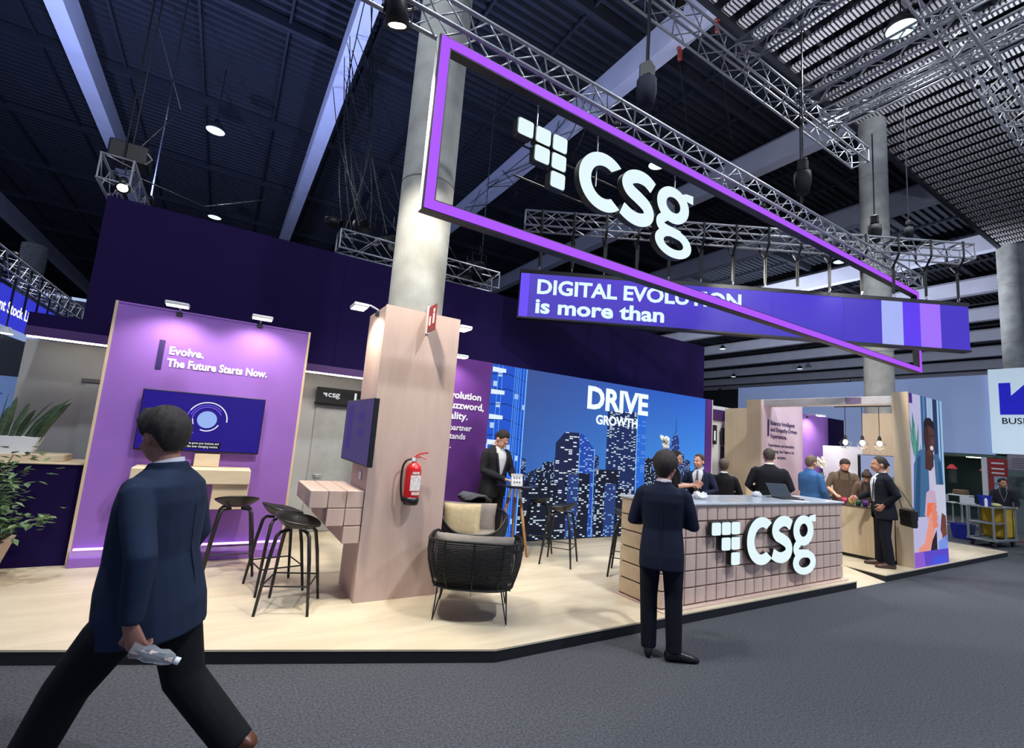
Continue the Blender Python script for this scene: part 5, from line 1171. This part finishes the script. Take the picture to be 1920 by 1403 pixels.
    def cloth(name, b, col, vox=None, rough=.85, cut=None, var=.14, sm=4):
        sc(b); m2 = remeshed(b, (vox or voxel)*k, sm)
        if cut:
            bm = bmesh.new(); bm.from_mesh(m2); bmesh.ops.delete(bm, geom=[f_ for f_ in bm.faces if cut(f_.calc_center_median()/k)], context='FACES'); bm.to_mesh(m2); bm.free()
        m2.materials.clear(); m2.materials.append(mat('cloth_%d_%d_%d' % tuple(col), col, rough, 0, var, 7, bump=.45, spec=.25)); m2.polygons.foreach_set('use_smooth', [True]*len(m2.polygons)); m2.name = name
        return place(name, m2, t)
    # ---- trousers
    b = B(); b.loft(sections([(.80,.155,.108,.012),(.88,.176,.128,.008),(.96,.170,.122,.0),(1.03,.160,.112,-.003)], .004))
    for s in (1,-1):
        a, m_, c = hp[s], kn[s], an[s]; e = c+(c-m_).normalized()*.015
        b.tube([a, a.lerp(m_,.45), m_, m_.lerp(e,.5), e], [(.094,.098),(.084*legk,.088*legk),(.070*legk,.074*legk),(.066*legk,.070*legk),(.060*legk,.068*legk)], 16)
    cloth('trousers', b, trousers)
    # ---- jacket or shirt
    top = [(jacket_len,.192,.138,.012),(.86,.192,.138,.010),(.96,.184,.130,.004),(1.08,.170,.118,-.004),(1.2,.182,.125,0),(1.32,.192,.128,.008),(1.395,.184,.112,.014),(1.44,.128,.090,.018),(1.475,.074,.070,.022),(1.50,.064,.064,.026)]
    if belly: top = [(z_, rx_, ry_+belly*.5*max(0,min(1,(1.3-z_)/.3)), yc_-belly*.5*max(0,min(1,(1.3-z_)/.3))) for z_, rx_, ry_, yc_ in top]
    b = B(); b.loft(sections(top))
    for s in (1,-1):
        a, m_, c = T(sh[s]), T(el_[s]), T(wr[s])
        if sleeves == 'long': pts, rr = [a+V((-.03*s,0,.0)), a.lerp(m_,.08), a.lerp(m_,.5), m_, m_.lerp(c,.4), c.lerp(m_,.03)], [.052,.062,.064,.058,.053,.043]
        else: pts, rr = [a+V((-.03*s,0,0)), a.lerp(m_,.08), a.lerp(m_,.5), m_, m_.lerp(c,.15)], [.05,.06,.062,.056,.05]
        b.tube(pts, rr, 16); b.ell(a+V((-.012*s,0,-.012)), (.062,.064,.060), 12, 8)
    qi = ql.inverted()
    def cutter(c):
        p = qi @ (c-hipc)+hipc
        if P['twist']: p = Quaternion((0,0,1), -R(P['twist'])*min(1,max(0,(p.z-.95)/.4))) @ (p-hipc)+hipc
        if p.y > -.02 or p.z > 1.49: return False
        w_ = .006+.088*max(0,min(1,(p.z-1.0)/.34))*(1 if p.z < 1.40 else max(.45,1-(p.z-1.40)*4)) if p.z > 1.0 else .012*(1.0-p.z)/.2
        if open_front == 'wide': w_ = .055+.05*max(0,min(1,(p.z-1.0)/.34)) if p.z < 1.42 else .06
        return abs(p.x) < w_
    is_j = open_front or jacket_len < .84
    jk_ = cloth('jacket' if is_j else 'shirt', b, jacket, cut=cutter if open_front else None)
    if open_front:
        b = B(); b.loft(sections([(.9,.172,.120,.006),(1.06,.160,.110,-.004),(1.2,.172,.118,0),(1.32,.182,.121,.006),(1.40,.17,.102,.012),(1.45,.104,.08,.018),(1.485,.062,.06,.02)]))
        cloth('shirt', b, shirt, sm=2)
    if collar:
        b = B(); ring = [(.066*math.cos(a), .024+.064*math.sin(a), 1.487+.012*math.sin(a)) for a in [2*PI*i/24 for i in range(25)]]
        b.tube([T(p) for p in ring], [(.008,.021)]*25, 8, side=tuple(ql @ V((1,0,0))), cap=False) if 0 else b.loft([[T((p[0]*q, .024+(p[1]-.024)*q, p[2]+dz)) for p in ring[:-1]] for q, dz in ((1.02,-.02),(1.0,.022),(.93,.022),(.95,-.02))], cap=False)
        sc(b).obj('collar', mat('cloth_%d_%d_%d' % tuple(shirt), shirt, .8), t, smooth=True)
    if is_j:   # lapels / back vent as thin folds
        if open_front:
            for s in (1,-1):
                b = B(); b.tube([T((s*.100,-.112*bulk,1.40)), T((s*.094,-.128*bulk,1.30)), T((s*.045,-.130*bulk,1.12)), T((s*.016,-.124*bulk,1.02))], [(.010,.006),(.022,.006),(.018,.005),(.004,.004)], 8, side=tuple(ql @ V((1,0,0)))); sc(b).obj('lapel', mat('lapel_%d' % sum(jacket), tuple(int(v*.85) for v in jacket), .8), t, smooth=True)
        b = B(); b.tube([T((0,.150*bulk,jacket_len+.01)), T((0,.136*bulk,.98)), T((0,.120*bulk,1.1)), T((0,.134*bulk,1.3))], [(.003,.004)]*4, 6); sc(b).obj('back_seam', mat('lapel_%d' % sum(jacket), tuple(int(v*.85) for v in jacket), .8), t)
    if tie:
        b = B(); b.tube([T((0,-.094*bulk,1.455)), T((0,-.116*bulk,1.42)), T((0,-.134*bulk,1.3)), T((0,-.132*bulk,1.1)), T((0,-.126*bulk,1.0))], [(.02,.012),(.014,.006),(.026,.006),(.034,.006),(.004,.004)], 8, side=tuple(ql @ V((1,0,0)))); sc(b).obj('tie', mat('tie_%d' % sum(tie), tie, .6, 0, .2, 60), t, smooth=True)
    if apron:
        b = B(); b.loft([[T((x*bulk,y*bulk,z)) for x, y in ((-w_,-.05),(-w_*.6,yf),(w_*.6,yf),(w_,-.05),(w_*.6,yf+.012),(-w_*.6,yf+.012))] for z, w_, yf in ((.62,.20,-.15),(.95,.19,-.14),(1.15,.15,-.137),(1.32,.10,-.145))]); sc(b).obj('apron', mat('apron_%d' % sum(apron), apron, .8), t)
        for s in (1,-1): b = B(); b.tube([T((s*.09,-.14*bulk,1.32)), T((s*.085,-.10,1.44)), T((s*.06,.06,1.49))], [(.012,.004)]*3, 6); sc(b).obj('apron_strap', mat('apron_strap', (30,24,22), .7), t)
    if lanyard:
        for s in (1,-1): b = B(); b.tube([T((s*.06,-.05,1.475)), T((s*.07,-.125*bulk,1.36)), T((0,-.142*bulk,1.12))], [(.008,.003)]*3, 6); sc(b).obj('lanyard', mat('lanyard_%d' % sum(lanyard), lanyard, .7), t)
    # ---- shoes
    for s in (1,-1):
        a = an[s]; fp = R(P['ftL' if s == 1 else 'ftR']); fy = R(P['fyL' if s == 1 else 'fyR'])
        b = B(); rows = [(.075,.026,.035,.04),(.06,.034,.05,.05),(.0,.036,.06,.06),(-.06,.040,.042,.042),(-.13,.046,.034,.034),(-.185,.040,.026,.026),(-.215,.018,.016,.018)]
        secs = []
        for y, rx, hz, cz in rows: secs.append([(rx*math.cos(q), y, max(-.083, -.083+cz+hz*math.sin(q))) for q in [2*PI*i/14 for i in range(14)]])
        b.loft(secs); qf = Quaternion((0,0,1), fy) @ Quaternion((1,0,0), fp)
        b.map(lambda v: qf @ v + a); sc(b).obj('shoe', mat('leather_%d' % sum(shoes), shoes, .35), t, smooth=True)
    # ---- hair
    if hairstyle != 'bald':
        # thickness, hairline height at front / side / back
        st = {'short': (.012, 1.712, 1.648, 1.566), 'bushy': (.026, 1.708, 1.605, 1.535), 'swept': (.014, 1.716, 1.640, 1.560), 'crop': (.006, 1.716, 1.640, 1.566), 'bun': (.012, 1.712, 1.630, 1.575), 'long': (.02, 1.712, 1.60, 1.53)}[hairstyle]
        th, zf, zs, zb = st; n, m_ = 48, 18; rnd = random.Random(len(label)); vs = []; fs = []
        nz = [rnd.uniform(-1,1) for _ in range(n)]
        for j in range(m_+1):
            for i in range(n):
                a = 2*PI*i/n; c = -math.sin(a)      # c = 1 at the face
                zh = zs+(zf-zs)*max(0,min(1,(c-.25)/.5)) if c > 0 else zs+(zb-zs)*min(1,max(0,(-c-.25)/.45))
                u = j/m_; lim = math.acos(max(-1,min(1,(zh-1.655)/.098))) if zh > 1.655 else PI/2+(1.655-zh)/.1*1.0
                q = u*lim; g = th*(1-u**6)+.0015; g *= 1+.22*math.sin(i*1.9+j*.8)+.22*nz[i]*u
                if hairstyle == 'swept' and c > .2: g += .034*c*math.exp(-((u-.8)/.25)**2)
                if q <= PI/2: r, z = math.sin(q), 1.655+math.cos(q)*(.098+g)
                else: w_ = (q-PI/2)/1.0; z = 1.655-.1*w_; r = 1-.30*w_*w_
                vs.append((r*math.cos(a)*(.0765+g), .012+r*math.sin(a)*(.0945+g), z))
            if j:
                for i in range(n): q = (i+1) % n; fs.append(((j-1)*n+i,(j-1)*n+q,j*n+q,j*n+i))
        b = B(); b.add(vs, fs)
        if hairstyle == 'bun': b.ell((0,.115,1.68), (.045,.04,.045), 12, 8)
        if hairstyle == 'long':
            b.tube([(0,.07,1.66),(0,.085,1.56),(0,.075,1.44),(0,.07,1.38)], [(.075,.05),(.085,.05),(.085,.04),(.06,.02)], 14, side=(1,0,0))
        Hb(b); sc(b).obj('hair', mat('hair_%d' % sum(hair), hair, .75, 0, .35, 40, bump=.3), t, smooth=True)
    if face:
        dk = mat('eye_dark', (24,18,16), .3)
        for s in (-1,1):
            b = B(); b.ell((s*.031,-.0735,1.634), (.0135,.007,.007), 10, 6); Hb(b); sc(b).obj('eye', mat('eye_white', (222,216,210), .3), t, smooth=True)
            b = B(); b.ell((s*.031,-.079,1.634), (.006,.003,.006), 8, 6); Hb(b); sc(b).obj('iris', dk, t)
            b = B(); b.tube([(s*.014,-.0905,1.657),(s*.034,-.084,1.663),(s*.054,-.068,1.657)], [.003,.0042,.002], 6); Hb(b); sc(b).obj('eyebrow', mat('hair_%d' % sum(hair), hair, .75), t)
        b = B(); b.ell((0,-.0955,1.571), (.022,.005,.004), 10, 6); Hb(b); sc(b).obj('mouth', mat('lips', (150,86,80), .5), t)
    if beard:
        mb = mat('beard_%d' % sum(beard), beard, .85, 0, .3, 50)
        b = B(); b.ell((0,-.094,1.585), (.030,.008,.007), 10, 6); Hb(b); sc(b).obj('moustache', mb, t, smooth=True)
        if len(beard) == 3 and sum(beard) % 2: b = B(); b.ell((0,-.045,1.556), (.052,.046,.034), 14, 8); b.ell((0,-.01,1.575), (.066,.05,.03), 14, 8); Hb(b); sc(b).obj('beard', mb, t, smooth=True)
    if glasses:
        for s in (-1,1): b = B(); b.tube([(s*.033+.02*math.cos(a), -.097, 1.633+.016*math.sin(a)) for a in [2*PI*i/14 for i in range(15)]], .0022, 5); b.tube([(s*.053,-.096,1.637),(s*.078,-.02,1.637),(s*.079,.02,1.632)], .002, 5); Hb(b); sc(b).obj('glasses', M_BLACK, t)
    return t
HAND_FWD = lambda s: ((-.25*s,-1,.05),(0,-.1,-1),(-s,0,0))
# 1 walking man in front
NEAR = 'person in a navy suit walking left in the foreground with a plastic bottle'
pw_ = person(NEAR, (-.15,2.86,-.035), -116, 1.80,
    dict(lean=7, head=(6,-26), elL=(.285,.10,1.12), wrL=(.27,.06,.86), elR=(-.25,.04,1.13), wrR=(-.20,-.10,.92), curlL=1.0,
         knL=(.10,-.24,.53), anL=(.10,-.40,.12), knR=(-.10,.13,.50), anR=(-.10,.40,.22), ftL=0, ftR=52, hdL=((0,.35,-1),(-1,0,0),(0,-1,0))),
    jacket=(30,42,66), trousers=(15,15,20), shirt=(206,206,216), hair=(42,34,32), hairstyle='swept', skin_col=(150,104,88), shoes=(96,56,38), voxel=.009, bulk=1.16, jacket_len=.74, belly=.06, legk=1.22)
# bottle in his hand
bt_ = thing('plastic_bottle', 'small clear crumpled plastic bottle in the walking person\'s hand', 'bottle', tuple(GRIP[NEAR][0]+Vector((.02,-.02,-.085))))
bt_.rotation_euler = (R(15), R(112), R(8))
b = B(); b.lathe([(0,0),(.03,0),(.033,.01),(.028,.04),(.033,.07),(.029,.10),(.033,.13),(.02,.16),(.012,.17),(.012,.185),(0,.185)], n=14); rr = random.Random(2); b.map(lambda v: Vector((v.x*rr.uniform(.85,1.1), v.y*rr.uniform(.85,1.1), v.z)))
b.obj('bottle', mat('clear_plastic', (236,240,246), .08, 0, .02, trans=.8), bt_, smooth=False); B().lathe([(0,.17),(.0145,.17),(.0145,.19),(0,.19)], n=12).obj('cap', M_WHITE, bt_)
# 2 man from behind at the counter
person('person in a navy suit standing on the carpet, back turned, before the counter', (3.44,2.95,0), 128, 1.72,
    dict(elL=(.255,-.02,1.12), wrL=(.15,-.24,1.12), elR=(-.255,-.02,1.12), wrR=(-.12,-.26,1.14), head=(12,-14), hdL=((-.6,-.7,.3),(0,.2,1),(0,-.5,.5)), hdR=((.5,-.8,.25),(0,.2,1),(0,-.5,.5)),
         knL=(.10,-.01,.5), anL=(.085,.01,.085), knR=(-.11,.0,.5), anR=(-.125,.03,.085), fyL=4, fyR=-68),
    jacket=(20,26,48), trousers=(14,17,30), hair=(44,34,32), hairstyle='bushy', skin_col=(184,130,108), shoes=(22,20,22), voxel=.009, bulk=1.0, jacket_len=.74, shirt=(190,180,190), legk=1.08)
slabthing('phone', 'phone held by the person before the counter', 'phone', tuple((GRIP['person in a navy suit standing on the carpet, back turned, before the counter'][0]+GRIP['person in a navy suit standing on the carpet, back turned, before the counter'][1])/2+Vector((.07,.06,.03))), .6, (.075,.14,.009), M_BLACKP, M_BLACK)
# 3 man with laptop at the high table
person('person in a dark open jacket looking down at a laptop by the skyline screen', (3.60,6.29,.1), 12, 1.78,
    dict(head=(36,10), lean=4, elL=(.27,-.06,1.14), wrL=(.17,-.27,1.05), elR=(-.27,-.05,1.13), wrR=(-.02,-.27,1.04), hdL=HAND_FWD(1), hdR=HAND_FWD(-1)),
    jacket=(42,42,46), trousers=(52,48,46), open_front=True, hair=(38,28,24), hairstyle='short', skin_col=(214,162,140), bulk=1.12, voxel=.011)
# 4 woman in black
person('person in black with dark tied hair holding something at the high table', (6.66,5.50,.1), 34, 1.64,
    dict(head=(12,-8), elL=(.23,-.02,1.14), wrL=(.10,-.28,1.16), elR=(-.23,-.04,1.13), wrR=(-.04,-.32,1.17), hdL=HAND_FWD(1), hdR=HAND_FWD(-1)),
    jacket=(18,18,22), trousers=(18,18,22), hair=(28,20,18), hairstyle='bun', skin_col=(222,170,146), jacket_len=.86, sleeves='short', lanyard=(90,110,140), bulk=.9, voxel=.011, collar=False)
# 5 seated man, navy suit and tie
SEAT = dict(knL=(.16,-.40,.86), anL=(.14,-.34,.40), knR=(-.16,-.40,.86), anR=(-.14,-.34,.40), ftL=-10, ftR=-10)
person('seated person in a navy suit with grey tie, hand on chest', (7.42,5.58,-.04), -68, 1.75,
    dict(SEAT, head=(2,-22), elL=(.29,.0,1.14), wrL=(.05,-.20,1.02), elR=(-.30,-.02,1.15), wrR=(-.03,-.22,1.22), hdR=((.9,-.1,.15),(0,1,0),(0,0,1)), hdL=((-.7,-.5,-.1),(0,0,-1),(0,-1,0)), curlR=.2),
    jacket=(28,34,58), trousers=(22,24,34), open_front=True, tie=(112,104,98), hair=(52,36,28), hairstyle='crop', skin_col=(216,158,132), voxel=.011, shirt=(232,236,242))
# 6 man in black from behind
person('seated person in black seen from behind, past the person with the tie', (8.02,5.50,-.06), 120, 1.72, dict(SEAT, head=(4,10), elL=(.27,-.08,1.14), wrL=(.12,-.28,1.06), elR=(-.27,-.08,1.14), wrR=(-.12,-.28,1.06)), jacket=(20,20,24), trousers=(22,22,26), hair=(80,66,56), hairstyle='crop', skin_col=(190,140,116), voxel=.012, face=False)
# 7 man in black suit behind the counter
person('person in a black suit behind the counter, back turned, facing the slogan wall', (7.80,4.52,.1), 122, 1.80, dict(head=(16,6), elL=(.30,.04,1.14), wrL=(.17,-.16,1.04), elR=(-.30,.04,1.14), wrR=(-.17,-.16,1.04)),
    jacket=(20,21,27), trousers=(18,19,24), hair=(54,46,40), hairstyle='crop', skin_col=(196,148,126), voxel=.011, bulk=1.14, face=False)
# 8 blue shirt
person('person in a blue shirt with glasses looking right behind the counter', (9.30,4.62,.1), 72, 1.74, dict(head=(10,10), elL=(.25,-.05,1.12), wrL=(.22,-.20,.96), elR=(-.25,-.02,1.13), wrR=(-.22,-.16,.94)),
    jacket=(58,98,148), trousers=(36,40,52), hair=(92,76,60), hairstyle='crop', skin_col=(204,146,122), voxel=.011, glasses=True, jacket_len=.88, shirt=(58,98,148), bulk=1.1)
# 9, 10 baristas
person('person in a brown shirt and apron working behind the bar', (11.38,5.0,.1), -62, 1.76, dict(head=(30,14), lean=6, elL=(.29,-.05,1.14), wrL=(.16,-.26,1.02), elR=(-.29,-.05,1.13), wrR=(-.16,-.28,1.02), hdL=HAND_FWD(1), hdR=HAND_FWD(-1)),
    jacket=(98,84,72), trousers=(30,28,30), hair=(44,32,26), hairstyle='short', skin_col=(208,152,128), beard=(58,40,31), apron=(84,70,60), sleeves='short', jacket_len=.88, voxel=.011, shirt=(98,84,72), bulk=1.08)
person('second apron-wearing person bending low over the bar, dark hair and brown shirt', (11.45,4.58,.1), -72, 1.62, dict(head=(34,0), lean=24, elL=(.27,-.10,1.12), wrL=(.14,-.36,1.02), elR=(-.27,-.10,1.12), wrR=(-.14,-.36,1.02), hdL=HAND_FWD(1), hdR=HAND_FWD(-1)),
    jacket=(92,78,68), trousers=(30,28,30), hair=(40,24,20), hairstyle='bun', skin_col=(190,136,112), apron=(80,66,58), sleeves='short', jacket_len=.88, voxel=.011, shirt=(92,78,68))
# 11 man with the shoulder bag
person('person in a dark suit with white shirt and moustache leaning at the bar', (9.66,3.66,.1), -138, 1.80, dict(head=(0,-6), lean=3, elL=(.285,.10,1.15), wrL=(.20,-.06,.99), elR=(-.26,-.06,1.14), wrR=(-.22,-.28,1.05), hdL=((-.2,-.5,-.6),(-1,0,0),(0,-1,0)), anL=(.10,.04,.085), anR=(-.10,-.02,.085)),
    jacket=(26,28,38), trousers=(20,22,32), open_front='wide', shirt=(232,234,240), hair=(40,34,32), hairstyle='crop', skin_col=(192,138,112), beard=(40,32,28), shoes=(70,44,36), voxel=.010, bulk=1.12)
# his bag
bg = thing('shoulder_bag', 'black shoulder bag hanging behind the person at the bar', 'bag', (9.80,3.36,.80), R(48))
B().cbox(-.17,.17,-.045,.045,0,.28,.02).obj('body', mat('bag_black', (20,18,20), .6), bg); B().cbox(-.172,.172,-.052,.052,.11,.285,.02).obj('flap', mat('bag_flap', (24,20,22), .5), bg)
top_ = Vector((9.56,3.555,1.575))
for q in (Vector((9.69,3.24,1.07)), Vector((9.91,3.48,1.07))):
    B().tube([q, q.lerp(top_,.5)+Vector((.02,-.03,.0)), top_], [(.014,.004)]*3, 6).map(lambda v: Matrix.Rotation(-R(48), 3, 'Z') @ (v-Vector((9.80,3.36,.80)))).obj('strap', M_BLACK, bg)
# 12 cleaner
person('person in a black top standing behind the cleaning cart', (17.75,4.05,0), -70, 1.66, dict(head=(6,20), elL=(.26,-.08,1.13), wrL=(.22,-.26,1.0), elR=(-.26,-.08,1.13), wrR=(-.20,-.28,1.0), hdL=HAND_FWD(1), hdR=HAND_FWD(-1)),
    jacket=(26,28,34), trousers=(24,26,32), hair=(20,18,20), hairstyle='short', skin_col=(170,120,98), jacket_len=.88, voxel=.014, shirt=(26,28,34), lanyard=(96,100,110), shoes=(60,64,84))
bpy.data.scenes.remove(TMP)
